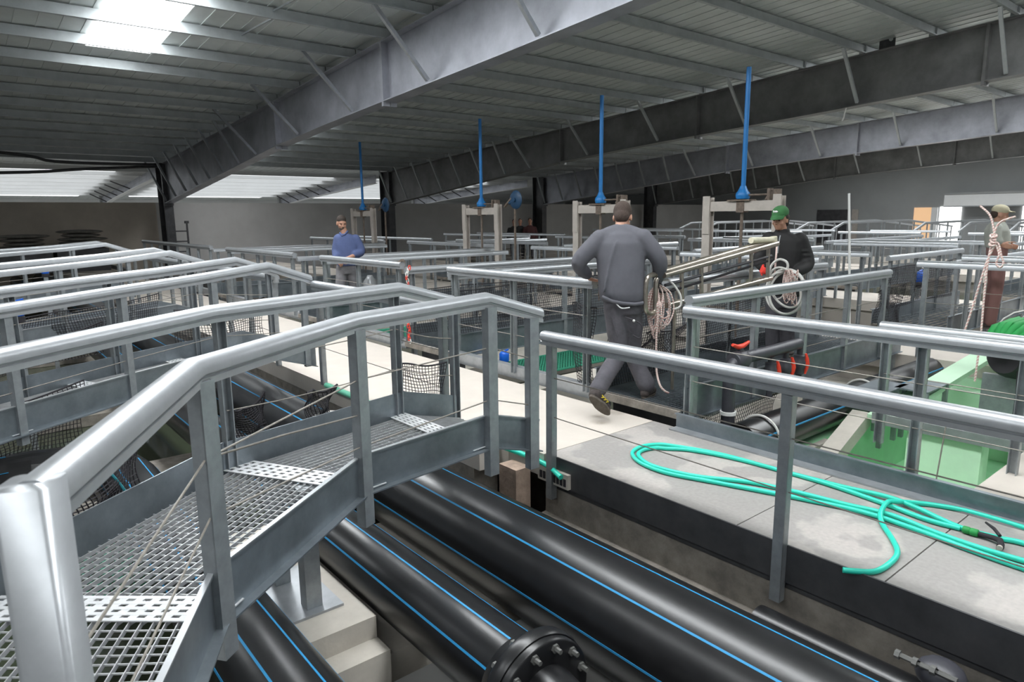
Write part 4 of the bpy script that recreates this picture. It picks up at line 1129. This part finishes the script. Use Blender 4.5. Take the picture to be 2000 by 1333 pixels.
def head(mb, c, f, up, s=1.0):
    f, l, u = frame3(f, up); R = rot3(f, l, u)
    at = lambda a, b, z: c + f*(a*s) + l*(b*s) + u*(z*s)
    mb.ell(at(-.008, 0, .025), (.098*s, .076*s, .100*s), 18, 12, R)
    mb.ell(at(.022, 0, -.045), (.070*s, .060*s, .075*s), 16, 10, R)
    mb.ell(at(.052, 0, -.092), (.034*s, .036*s, .026*s), 12, 8, R)
    mb.ell(at(.088, 0, -.018), (.016*s, .014*s, .030*s), 10, 8, R)
    mb.ell(at(.101, 0, -.032), (.014*s, .017*s, .012*s), 10, 8, R)
    mb.ell(at(.078, 0, .022), (.018*s, .055*s, .013*s), 12, 8, R)
    mb.ell(at(.078, 0, -.062), (.014*s, .026*s, .009*s), 10, 6, R)
    for sgn in (-1, 1):
        mb.ell(at(-.005, .078*sgn, -.015), (.022*s, .010*s, .034*s), 10, 8, R)
        mb.ell(at(.06, .042*sgn, -.035), (.024*s, .022*s, .024*s), 10, 8, R)
    return at, R
def eyes(at, R, parent, s=1.0):
    for sgn in (-1, 1):
        build('eye', MB().ell(at(.082, .031*sgn, .0), (.008*s, .011*s, .006*s), 10, 6, R), 'eye', parent)
def hand(mb, wrist, d, palm, thumb_side, curl=.6, s=1.0):
    """palm, four unequal bent fingers and a thumb leaving the palm's side"""
    d = V(d).normalized(); pn = V(palm); pn = (pn - d*pn.dot(d)).normalized()
    sd = d.cross(pn).normalized() * thumb_side
    w = V(wrist)
    def P(a, b, c): return w + d*(a*s) + sd*(b*s) + pn*(c*s)
    for b in (-.026, -.009, .009, .026):
        mb.tube([P(.0, b*.75, 0), P(.045, b, .0), P(.088, b, .002)], [.014*s, .0135*s, .011*s], 8)
    for b, L in ((.028, .072), (.010, .082), (-.009, .077), (-.027, .060)):
        a0 = curl*.6; a1 = curl*1.25; a2 = curl*1.7
        p0 = P(.088, b, .002)
        p1 = p0 + (d*math.cos(a0) + pn*math.sin(a0))*(L*.45*s)
        p2 = p1 + (d*math.cos(a1) + pn*math.sin(a1))*(L*.32*s)
        p3 = p2 + (d*math.cos(a2) + pn*math.sin(a2))*(L*.23*s)
        mb.tube([p0, p1, p2, p3], [.0098*s, .0095*s, .0085*s, .007*s], 8)
        mb.ell(p3, (.007*s,)*3, 8, 6)
    t0 = P(.022, .030, .004); t1 = P(.050, .052, .016); t2 = P(.078, .058, .030); t3 = P(.095, .054, .040)
    mb.tube([t0, t1, t2, t3], [.013*s, .0115*s, .0095*s, .007*s], 8)
    mb.ell(t3, (.007*s,)*3, 8, 6)
def boot(parent, ank, toe_dir, up, lab=None, s=1.0):
    f, l, u = frame3(toe_dir, up)
    at = lambda a, b, z: ank + f*(a*s) + l*(b*s) + u*(z*s)
    mb = MB()
    limb(mb, [at(-.005, 0, .06), at(-.005, 0, 0), at(.0, 0, -.03)], [.052*s, .054*s, .055*s], per=3)
    R = rot3(f, l, u)
    mb.ell(at(.06, 0, -.045), (.11*s, .05*s, .045*s), 14, 9, R)
    mb.ell(at(.13, 0, -.055), (.075*s, .05*s, .034*s), 14, 9, R)
    mb.ell(at(-.03, 0, -.05), (.05*s, .042*s, .045*s), 12, 8, R)
    b = grow('boot', mb, 'boot', parent, .008, 4)
    mb = MB(); n = 20; vs = []
    for z in (-.098, -.076):
        for j in range(n):
            t = 2*math.pi*j/n; a = .065 + .145*math.cos(t); w = (.050 if a > .05 else .043)*math.sin(t)
            vs.append(at(a, w, z))
    mb.add(vs, [tuple(range(n))[::-1], tuple(range(n, 2*n))] + [(j, (j+1) % n, n+(j+1) % n, n+j) for j in range(n)])
    build('sole', mb, 'boot_sole', b)
    return b, at

# --- man in the grey jumper, seen from behind, stepping onto the first crossing
f = Vector((.80, .60, 0)); l = Vector((-.60, .80, 0)); Zu = Vector((0, 0, 1))
J = sight
pel = J(1216, 592, 6.12); che = J(1212, 500, 6.14); nk = J(1213, 447, 6.20); hd = J(1216, 424, 6.28)
shL = J(1172, 468, 6.16); shR = J(1255, 466, 6.14)
elL = J(1131, 512, 6.12); wrL = J(1149, 540, 6.33)
elR = J(1287, 508, 6.14); wrR = J(1285, 545, 6.24)
hpL = J(1202, 597, 6.10); hpR = J(1232, 597, 6.12)
knR = J(1236, 690, 6.18); anR = J(1262, 757, 6.10)
knL = J(1208, 690, 6.06); anL = J(1164, 768, 5.70)
p = thing('person', 'man in grey jumper and grey work trousers seen from behind, holding a rope bundle', 'person', (anR.x, anR.y, .125))
mb = MB()
at, R = head(mb, hd, f*.85 + Vector((.05,-.05,-.60)), Zu*.85 + f*.5, 1.0)
limb(mb, [nk - Zu*.06, nk + Zu*.01 + f*.01, hd - Zu*.03], [.062, .058, .058])
trunk(mb, [(pel, .14, .09), (lerp(pel, che, .5), .13, .09), (che, .15, .10), (nk - Zu*.07, .12, .07)], l, f)
for sh, el, wr in ((shL, elL, wrL), (shR, elR, wrR)): limb(mb, [sh, el, wr], [.045, .036, .026])
for hp, kn, an in ((hpL, knL, anL), (hpR, knR, anR)): limb(mb, [hp, kn, an], [.07, .048, .038])
hand(mb, wrL + r2*.005 - Zu*.025, r2*.85 + fw*.2 - Zu*.12, (0,0,-1), 1, .35, 1.05)
body = grow('body', mb, 'skin', p, .0075, 3)
mb = MB()
mb.ell(at(-.022, 0, .040), (.099, .084, .098), 18, 12, R); mb.ell(at(-.052, 0, -.02), (.062, .070, .075), 16, 10, R); mb.ell(at(-.02,0,.115), (.06,.05,.022), 14, 8, R)
grow('hair', mb, 'hair_short', p, .009, 3)
mb = MB()
trunk(mb, [(J(1216, 588, 6.12), .19, .135), (J(1214, 572, 6.12), .205, .145), (J(1213, 545, 6.12), .205, .135), (J(1212, 505, 6.14), .215, .13), (J(1213, 475, 6.16), .225, .125), (J(1213, 457, 6.18), .165, .10), (nk - Zu*.005, .085, .075)], l, f)
limb(mb, [shL, elL, wrL - (wrL-elL)*.16], [.088, .072, .052], per=5); limb(mb, [shR, elR, wrR], [.088, .074, .050], per=5)
limb(mb, [shL, nk - Zu*.03, shR], [.075, .08, .075])
# cloth folds running diagonally down the back
for (a, b) in (((1205, 470), (1178, 575)), ((1222, 480), (1192, 580)), ((1238, 500), (1205, 583)), ((1246, 530), (1222, 586))):
    q0, q1 = J(*a, 6.034), J(*b, 5.982)
    mb.tube(spline([q0, lerp(q0, q1, .5) + l*.012, q1], 4), [.004, .008, .010, .011, .012, .012, .012, .011, .006], 8)
for k in range(3):
    q = lerp(elL, wrL, .45 + .2*k)
    mb.ell(q, (.060 - .004*k, .060 - .004*k, .022), 12, 6)
sw = grow('jumper', mb, 'sweat', p, .012, 4)
mb = MB()
mb.tube([J(1176, 580, 6.0), J(1195, 589, 5.975), J(1216, 593, 5.97), J(1240, 595, 5.98), J(1256, 592, 6.02)], .016, 8)
build('hem', mb, 'sweat', sw)
mb = MB()
trunk(mb, [(J(1218, 612, 6.12), .165, .12), (J(1217, 596, 6.12), .175, .125), (J(1216, 580, 6.12), .165, .11)], l, f)
limb(mb, [hpL - Zu*.02, lerp(hpL, knL, .5) + f*.01, knL, lerp(knL, anL, .5) - f*.01, anL + (knL-anL)*.10], [.108, .098, .080, .078, .076], per=5)
limb(mb, [hpR - Zu*.02, lerp(hpR, knR, .5) + f*.01, knR, lerp(knR, anR, .5), anR + Zu*.03], [.108, .098, .078, .078, .082], per=5)
for k in range(4):
    q = lerp(anR, knR, .10 + .10*k); mb.ell(q, (.088 - .003*k, .088 - .003*k, .024), 14, 6)
for k in range(3):
    q = lerp(anL, knL, .14 + .10*k); mb.ell(q, (.083, .083, .022), 14, 6)
tr = grow('trousers', mb, 'trouser', p, .011, 4)
build('back_pocket', MB().tube(spline([J(1201, 590, 5.975), J(1213, 602, 5.965), J(1230, 601, 5.97)], 5), .006, 6), 'nosing', tr)
build('thigh_pocket', MB().tube(spline([J(1221, 620, 5.98), J(1252, 634, 6.0), J(1250, 660, 6.02), J(1236, 655, 6.0)], 5), .007, 6), 'pocket', tr)
build('button', MB().ell(J(1238, 627, 5.97), (.012, .012, .012), 8, 6), 'white_plastic', tr)
build('teal_tag', MB().ell(J(1190, 626, 6.05), (.022, .022, .035), 10, 6), 'teal', tr)
build('seam_cord', MB().tube(spline([J(1188, 600, 6.03), J(1196, 628, 6.0), J(1206, 660, 5.96)], 4), .005, 6), 'pocket', tr)
b, bat = boot(p, anL + f*0 , (J(1188, 812, 5.66) - J(1147, 772, 5.52)).normalized(), (f*.75 + Zu*.45))
for k in range(3):
    a = .02 + .035*k
    build('yellow_mark', MB().tube([bat(a, -.052, -.03), bat(a + .02, -.056, -.045), bat(a - .005, -.053, -.062)], .0045, 6), 'yellow', b)
boot(p, anR, f*.95 - l*.3, Zu)
mb = MB(); hand(mb, wrR, V(.05, .0, -1), -l, -1, 1.1, 1.05)
grow('glove', mb, 'jacket', p, .0075, 2)
# rope bundle in his right hand
t = thing('rope_bundle', 'bundle of pale pink rope hanging from the hand of the man in grey', 'rope', tuple(wrR))
rnd = random.Random(8)
mb = MB()
g0 = wrR + V(0, 0, -.075)
for k in range(14):
    a = rnd.uniform(-.10, .14); dep = rnd.uniform(.22, .48); dz = rnd.uniform(-.05, .05)
    sx = r2 * a; q = -fw*rnd.uniform(-.03, .05)
    pts = [g0 + V(0,0,.03), g0 + sx*.8 + q + V(0,0,-.05), g0 + sx*1.1 + q + V(0,0,-dep*.6), g0 + sx*.6 + q*1.5 + V(0,0,-dep), g0 + sx*.15 + q*2 + V(0,0,-dep*.7), g0 + sx*.3 + q + V(0,0,-.06), g0 + V(0,0,.03)]
    mb.tube(spline(pts, 5), .0066, 6)
build('coils', mb, 'rope', t)
build('white_loop', MB().tube(spline([g0 + V(0,0,.05), g0 + r2*.10 + V(0,0,.06), g0 + r2*.20 + V(0,0,-.06), g0 + r2*.21 + V(0,0,-.17), g0 + r2*.14 + V(0,0,-.20)], 6), .010, 7), 'pvc', t)
q = J(1284, 600, 6.2)
build('knot', MB().ell(J(1285, 597, 6.18), (.035, .035, .045), 10, 8).tube([J(1285, 590, 6.18), J(1284, 612, 6.17)], .022, 8), 'rope', t)
build('tail', MB().tube(spline([J(1284, 605, 6.18), J(1282, 660, 6.17), J(1282, 720, 6.12), J(1288, 750, 6.0), J(1297, 763, 5.98), J(1306, 768, 5.99)], 6), .0095, 7), 'rope', t)
build('small_loop', MB().tube(spline([J(1285, 612, 6.16), J(1295, 622, 6.16), J(1306, 617, 6.16), J(1302, 608, 6.16)], 6), .007, 6), 'rope', t)

# --- man in black jacket and green cap, facing the viewer on the first crossing
f = Vector((-.93, -.36, 0)); l = Vector((.36, -.93, 0))
D = 8.36
p = thing('person', 'man in a black jacket, green cap and red gloves holding coiled hose', 'person', (7.33, 4.05, .125))
hd = J(1524, 428, D - .05); nk = J(1528, 455, D)
shR = J(1503, 468, D); shL = J(1562, 470, D)
elR = J(1484, 505, D - .02); wrR = J(1490, 522, D - .25)
elL = J(1577, 515, D); wrL = J(1557, 530, D - .22)
hpR = J(1515, 570, D); hpL = J(1545, 570, D)
knR = J(1508, 632, D - .02); knL = J(1538, 632, D)
anR = J(1508, 688, D); anL = J(1538, 690, D + .05)
anR.z = anL.z = .225
mb = MB()
at, R = head(mb, hd, f + l*(-.35) - Zu*.20, Zu + f*.05)
limb(mb, [nk - Zu*.05, nk, hd - Zu*.03], [.06, .056, .056])
pel = J(1530, 568, D); che = J(1530, 505, D)
trunk(mb, [(pel, .14, .09), (lerp(pel, che, .5), .13, .09), (che, .15, .10), (nk - Zu*.07, .12, .07)], l, f)
for sh, el, wr in ((shL, elL, wrL), (shR, elR, wrR)): limb(mb, [sh, el, wr], [.045, .036, .027])
for hp, kn, an in ((hpL, knL, anL), (hpR, knR, anR)): limb(mb, [hp, kn, an], [.07, .048, .038])
grow('body', mb, 'skin', p, .0085, 3)
eyes(at, R, p)
mb = MB()
mb.ell(at(-.045, 0, .0), (.075, .085, .085), 16, 10, R); mb.ell(at(-.06, 0, -.06), (.05, .07, .05), 14, 8, R)
for sg in (-1, 1): mb.ell(at(-.012, .078*sg, .02), (.03, .012, .04), 10, 6, R)
grow('hair', mb, 'hair', p, .010, 3)
mb = MB()
mb.ell(at(-.006, 0, .072), (.106, .088, .078), 20, 12, R)
mb.ell(at(.0, 0, .060), (.106, .088, .032), 20, 8, R)
cp = grow('cap', mb, 'cap_green', p, .009, 3)
mb = MB(); vs = []; n = 11
for z in (0, -.006):
    for rr in (.085, .175):
        for i in range(n):
            a = -1.15 + 2.3*i/(n-1)
            vs.append(at(.0 + rr*math.cos(a)*(1.0), .086*math.sin(a)*(1 if rr < .1 else .92), .066 + z - (rr - .085)*.42 - .012*math.sin(a)**2))
fs = []
for i in range(n-1):
    fs += [(i, i+1, n+i+1, n+i), (2*n+i, 3*n+i, 3*n+i+1, 2*n+i+1), (n+i, n+i+1, 3*n+i+1, 3*n+i)]
mb.add(vs, fs, True)
build('visor', mb, 'cap_green', cp)
mb = MB()
for i, (b, h) in enumerate(((-.026, .028), (-.010, .022), (.004, .026), (.016, .018))):
    mb.ell(at(.094, b, .100), (.006, .008, h*.55), 8, 6, R)
build('white_logo', mb, 'white_plastic', cp)
mb = MB()
trunk(mb, [(J(1530, 578, D), .185, .125), (J(1530, 555, D), .195, .13), (J(1530, 520, D), .195, .135), (J(1531, 490, D), .215, .13), (J(1531, 470, D), .215, .115), (J(1530, 458, D), .13, .09), (nk + Zu*.0, .082, .078), (nk + Zu*.045, .076, .074)], l, f)
limb(mb, [shL, elL, wrL], [.090, .078, .055], per=5); limb(mb, [shR, elR, wrR], [.090, .078, .055], per=5)
for k in range(4):
    q = lerp(shL, elL, .25 + .2*k); mb.ell(q, (.088, .088, .03), 12, 6)
jk = grow('jacket', mb, 'jacket', p, .012, 4)
build('zip', MB().tube([J(1524, 460, D - .14), J(1521, 475, D - .155), J(1519, 495, D - .155)], .006, 6), 'galv', jk)
mb = MB()
trunk(mb, [(J(1530, 600, D), .17, .115), (J(1530, 575, D), .175, .12), (J(1530, 562, D), .165, .11)], l, f)
for hp, kn, an in ((hpL, knL, anL), (hpR, knR, anR)): limb(mb, [hp, lerp(hp, kn, .5), kn, lerp(kn, an, .5), an], [.105, .095, .08, .078, .082], per=4)
grow('trousers', mb, 'trouser', p, .012, 4)
boot(p, anL, f*.9 + l*.25, Zu); boot(p, anR, f*.9 - l*.2, Zu)
mb = MB(); hand(mb, wrR, f*.8 - l*-.0 - Zu*.1, -Zu*.4 + l, -1, 1.25, 1.12); grow('glove', mb, 'glove_red', p, .008, 2)
mb = MB(); hand(mb, wrL, f*.6 - l*.5 - Zu*.5, -l, 1, 1.25, 1.05); grow('glove', mb, 'glove_red', p, .008, 2)
# coiled white hose and rope in his hands
t = thing('coiled_hose', 'white hose coiled in large loops in the hands of the man in black', 'hose', tuple(J(1528, 560, D - .42)))
def circ(cx, cy, rx, ry, d, a0=0, a1=360, n=40, tilt=0):
    out = []
    for i in range(n):
        a = math.radians(a0 + (a1 - a0)*i/n); t2 = math.radians(tilt)
        x, y = rx*math.cos(a), ry*math.sin(a)
        out.append(J(cx + x*math.cos(t2) - y*math.sin(t2), cy + x*math.sin(t2) + y*math.cos(t2), d + .03*math.sin(a*2)))
    return out
mb = MB()
mb.tube(circ(1537, 572, 34, 42, D - .46, tilt=12), .0135, 8, closed=True)
mb.tube(circ(1535, 570, 39, 44, D - .44, tilt=6), .0135, 8, closed=True)
mb.tube(circ(1533, 562, 27, 42, D - .48, tilt=-28), .0125, 8, closed=True)
build('big_coils', mb, 'pvc', t)
mb = MB()
mb.tube(spline([J(1503, 552, D-.47), J(1502, 535, D-.47), J(1508, 517, D-.47), J(1522, 507, D-.47), J(1536, 512, D-.47), J(1538, 523, D-.47), J(1528, 531, D-.47), J(1514, 535, D-.46), J(1504, 545, D-.45)], 6), .0135, 8)
build('small_coil', mb, 'pvc', t)
t = thing('rope_bundle', 'pale pink rope hank inside the coiled white hose', 'rope', tuple(J(1545, 560, D - .5)))
mb = MB()
for k in range(12):
    cx = 1545 + rnd.uniform(-9, 8); w = rnd.uniform(2.5, 8); h = rnd.uniform(22, 36)
    mb.tube(circ(cx, 529 + h*.95, w, h, D - .5 - rnd.uniform(0, .08), tilt=rnd.uniform(-16, 14), n=24), .0062, 6, closed=True)
build('hank', mb, 'rope', t)
build('white_loop', MB().tube(circ(1522, 572, 9, 13, D - .5, n=24, tilt=30), .008, 6, closed=True), 'pvc', t)
o = build('rope_length', MB().tube([J(1518, 472, D - .3), J(1516, 500, D - .42), J(1513, 534, D - .46)], .010, 7), 'rope'); tag(o, 'straight rope rising in front of the black jacket', 'rope')

# --- man in blue shirt, looking to the right, on the third crossing
f = Vector((-.35, -.94, 0)); l = Vector((.94, -.35, 0))
D = 12.05
p = thing('person', 'man with beard in a blue long-sleeved shirt and grey jeans, looking aside', 'person', (5.2, 10.85, .125))
hd = J(667, 436, D); nk = J(672, 454, D)
shL = J(694, 468, D); shR = J(661, 467, D)
elL = J(705, 491, D - .02); wrL = J(683, 503, D - .22)
elR = J(656, 490, D); wrR = J(657, 508, D - .18)
pel = J(680, 522, D); che = J(677, 480, D)
hpL = J(689, 524, D); hpR = J(669, 524, D)
knL = J(692, 568, D); knR = J(664, 568, D - .05)
anL = J(693, 603, D + .05); anR = J(662, 605, D - .05); anL.z = anR.z = .225
mb = MB()
at, R = head(mb, hd, Vector((-.15, -.95, -.22)) + l*.0, Zu)
limb(mb, [nk - Zu*.06, nk, hd - Zu*.03], [.064, .06, .058])
trunk(mb, [(pel, .15, .10), (lerp(pel, che, .5), .15, .12), (che, .16, .11), (nk - Zu*.07, .12, .07)], l, f)
for sh, el, wr in ((shL, elL, wrL), (shR, elR, wrR)): limb(mb, [sh, el, wr], [.045, .042, .032])
for hp, kn, an in ((hpL, knL, anL), (hpR, knR, anR)): limb(mb, [hp, kn, an], [.07, .048, .038])
hand(mb, wrL, V(-.6, -.35, -.55), V(-.2, .6, -.3), -1, 1.0, 1.05); hand(mb, wrR, V(.5, -.35, -.6), V(.2, .6, -.3), 1, 1.0, 1.05)
grow('body', mb, 'skin', p, .009, 3)
eyes(at, R, p)
mb = MB(); mb.ell(at(-.010, 0, .052), (.096, .080, .083), 16, 10, R); mb.ell(at(-.05, 0, .0), (.055, .074, .07), 14, 8, R); grow('hair', mb, 'hair', p, .010, 3)
mb = MB(); mb.ell(at(.028, 0, -.080), (.060, .061, .050), 14, 8, R); mb.ell(at(.088, 0, -.052), (.010, .028, .007), 10, 6, R); grow('beard', mb, 'beard', p, .010, 2)
mb = MB()
trunk(mb, [(J(680, 519, D), .185, .14), (J(680, 506, D), .19, .15), (J(679, 490, D), .19, .145), (J(678, 476, D), .205, .13), (J(677, 464, D), .19, .11), (nk - Zu*.02, .085, .08)], l, f)
limb(mb, [shL, elL, lerp(elL, wrL, .55)], [.090, .076, .060], per=5); limb(mb, [shR, elR, lerp(elR, wrR, .7)], [.086, .07, .058], per=5)
s = grow('shirt', mb, 'blue_shirt', p, .013, 4)
build('collar', MB().tube([J(664, 455, D - .05), J(668, 461, D - .10), J(674, 458, D - .09), J(679, 452, D - .02)], .018, 8), 'blue_shirt', s)
mb = MB()
trunk(mb, [(J(680, 535, D), .175, .12), (J(680, 524, D), .18, .13), (J(680, 516, D), .17, .12)], l, f)
for hp, kn, an in ((hpL, knL, anL), (hpR, knR, anR)): limb(mb, [hp, lerp(hp, kn, .5), kn, lerp(kn, an, .5), an], [.11, .095, .08, .075, .075], per=4)
grow('jeans', mb, 'jeans', p, .012, 4)
boot(p, anL, f, Zu); boot(p, anR, f, Zu)

# --- far man in profile at the right, on the crossing behind the hanging rope
f = Vector((.45, -.89, 0)); l = Vector((.89, .45, 0))
D = 11.62
p = thing('person', 'far man in a grey shirt and pale cap in profile at the right edge', 'person', (11.3, 3.15, 0))
hd = J(1953, 419, D); nk = J(1950, 433, D)
pel = J(1948, 482, D); che = J(1948, 452, D)
shF = J(1946, 445, D + .15); shN = J(1944, 446, D - .16)
elN = J(1944, 468, D - .2); wrN = J(1957, 478, D - .18)
elF = J(1955, 468, D + .15); wrF = J(1965, 478, D)
mb = MB()
at, R = head(mb, hd, f + Zu*-.1, Zu)
limb(mb, [nk - Zu*.06, nk, hd - Zu*.03], [.06, .056, .056])
trunk(mb, [(pel, .14, .10), (che, .15, .11), (nk - Zu*.07, .12, .07)], l, f)
hpN, hpF = pel - l*.09, pel + l*.09
anN, anF = V(hpN.x, hpN.y, .22), V(hpF.x, hpF.y, .22)
knN, knF = lerp(hpN, anN, .5) + f*.03, lerp(hpF, anF, .5) + f*.03
for sh, el, wr in ((shN, elN, wrN), (shF, elF, wrF)): limb(mb, [sh, el, wr], [.045, .036, .027])
for hp, kn, an in ((hpN, knN, anN), (hpF, knF, anF)): limb(mb, [hp, kn, an], [.07, .048, .038])
hand(mb, wrN, f - Zu*.3, l, 1, .9); hand(mb, wrF, f - Zu*.3, -l, -1, .9)
grow('body', mb, 'skin', p, .009, 3)
mb = MB(); mb.ell(at(-.005, 0, .06), (.108, .088, .075), 18, 10, R); mb.ell(at(.11, 0, .045), (.07, .07, .010), 14, 6, R); grow('cap', mb, 'cap_beige', p, .010, 3)
mb = MB(); mb.ell(at(-.052, 0, .005), (.060, .076, .065), 14, 8, R); grow('hair', mb, 'hair_short', p, .010, 2)
mb = MB()
trunk(mb, [(J(1948, 484, D), .17, .14), (J(1948, 466, D), .18, .15), (J(1947, 450, D), .20, .14), (J(1948, 440, D), .16, .11), (nk, .08, .075)], l, f)
limb(mb, [shN, elN, lerp(elN, wrN, .4)], [.08, .07, .06], per=4); limb(mb, [shF, elF, lerp(elF, wrF, .4)], [.08, .07, .06], per=4)
grow('shirt', mb, 'grey_shirt', p, .013, 4)
mb = MB()
trunk(mb, [(pel - Zu*.12, .165, .12), (pel, .17, .125), (pel + Zu*.05, .165, .12)], l, f)
for hp, kn, an in ((hpN, knN, anN), (hpF, knF, anF)): limb(mb, [hp, lerp(hp, kn, .5), kn, lerp(kn, an, .5), an], [.105, .095, .08, .075, .075], per=4)
grow('trousers', mb, 'apron', p, .013, 4)
boot(p, anN, f, Zu); boot(p, anF, f, Zu)

# --- three dark figures by the partition wall
for i, (px, py, D, lab, m) in enumerate(((1035, 427, 28.4, 'right-hand dim figure of the three by the partition wall, in dark red', 'maroon'), (1016, 428, 28.6, 'middle dim figure of the three by the partition wall', 'jacket'), (1004, 429, 29.45, 'left-hand dim figure of the three, half behind a gate column', 'jacket'))):
    hd = J(px, py + 5, D); q = Vector((hd.x, hd.y, 0)); f = Vector((-.6, -.8, 0)); l = Vector((.8, -.6, 0))
    p = thing('person', lab, 'person', (q.x, q.y, 0), 'dim figures by the partition wall')
    ht = hd.z
    mb = MB(); at, R = head(mb, hd, f, Zu)
    limb(mb, [q + Zu*(ht-.26), q + Zu*(ht-.05)], [.06, .06])
    trunk(mb, [(q + Zu*.85, .14, .1), (q + Zu*(ht-.3), .16, .11)], l, f)
    for sg in (-1, 1):
        limb(mb, [q + l*(.2*sg) + Zu*(ht-.3), q + l*(.27*sg) + Zu*(ht-.6), q + l*(.2*sg) + f*.15 + Zu*(ht-.8)], [.045, .036, .03])
        hand(mb, q + l*(.2*sg) + f*.15 + Zu*(ht-.8), f - Zu*.4, -l*sg, sg, .9)
        limb(mb, [q + l*(.09*sg) + Zu*.85, q + l*(.1*sg) + Zu*.45, q + l*(.1*sg) + Zu*.1], [.07, .05, .04])
    grow('body', mb, 'skin_dark', p, .014, 3)
    mb = MB()
    trunk(mb, [(q + Zu*.8, .19, .13), (q + Zu*(ht-.55), .21, .14), (q + Zu*(ht-.28), .22, .12), (q + Zu*(ht-.17), .09, .08)], l, f)
    for sg in (-1, 1): limb(mb, [q + l*(.2*sg) + Zu*(ht-.3), q + l*(.27*sg) + Zu*(ht-.6), q + l*(.21*sg) + f*.13 + Zu*(ht-.78)], [.08, .065, .05])
    grow('jacket', mb, m, p, .016, 3)
    mb = MB()
    trunk(mb, [(q + Zu*.72, .165, .12), (q + Zu*.86, .165, .12)], l, f)
    for sg in (-1, 1): limb(mb, [q + l*(.09*sg) + Zu*.8, q + l*(.1*sg) + Zu*.45, q + l*(.1*sg) + Zu*.12], [.1, .08, .075])
    grow('trousers', mb, 'pocket', p, .016, 3)
    for sg in (-1, 1): boot(p, q + l*(.1*sg) + Zu*.1, f, Zu)
    mb = MB(); mb.ell(at(-.02, 0, .045), (.1, .085, .09), 14, 8, R); grow('hair', mb, 'hair', p, .014, 2)
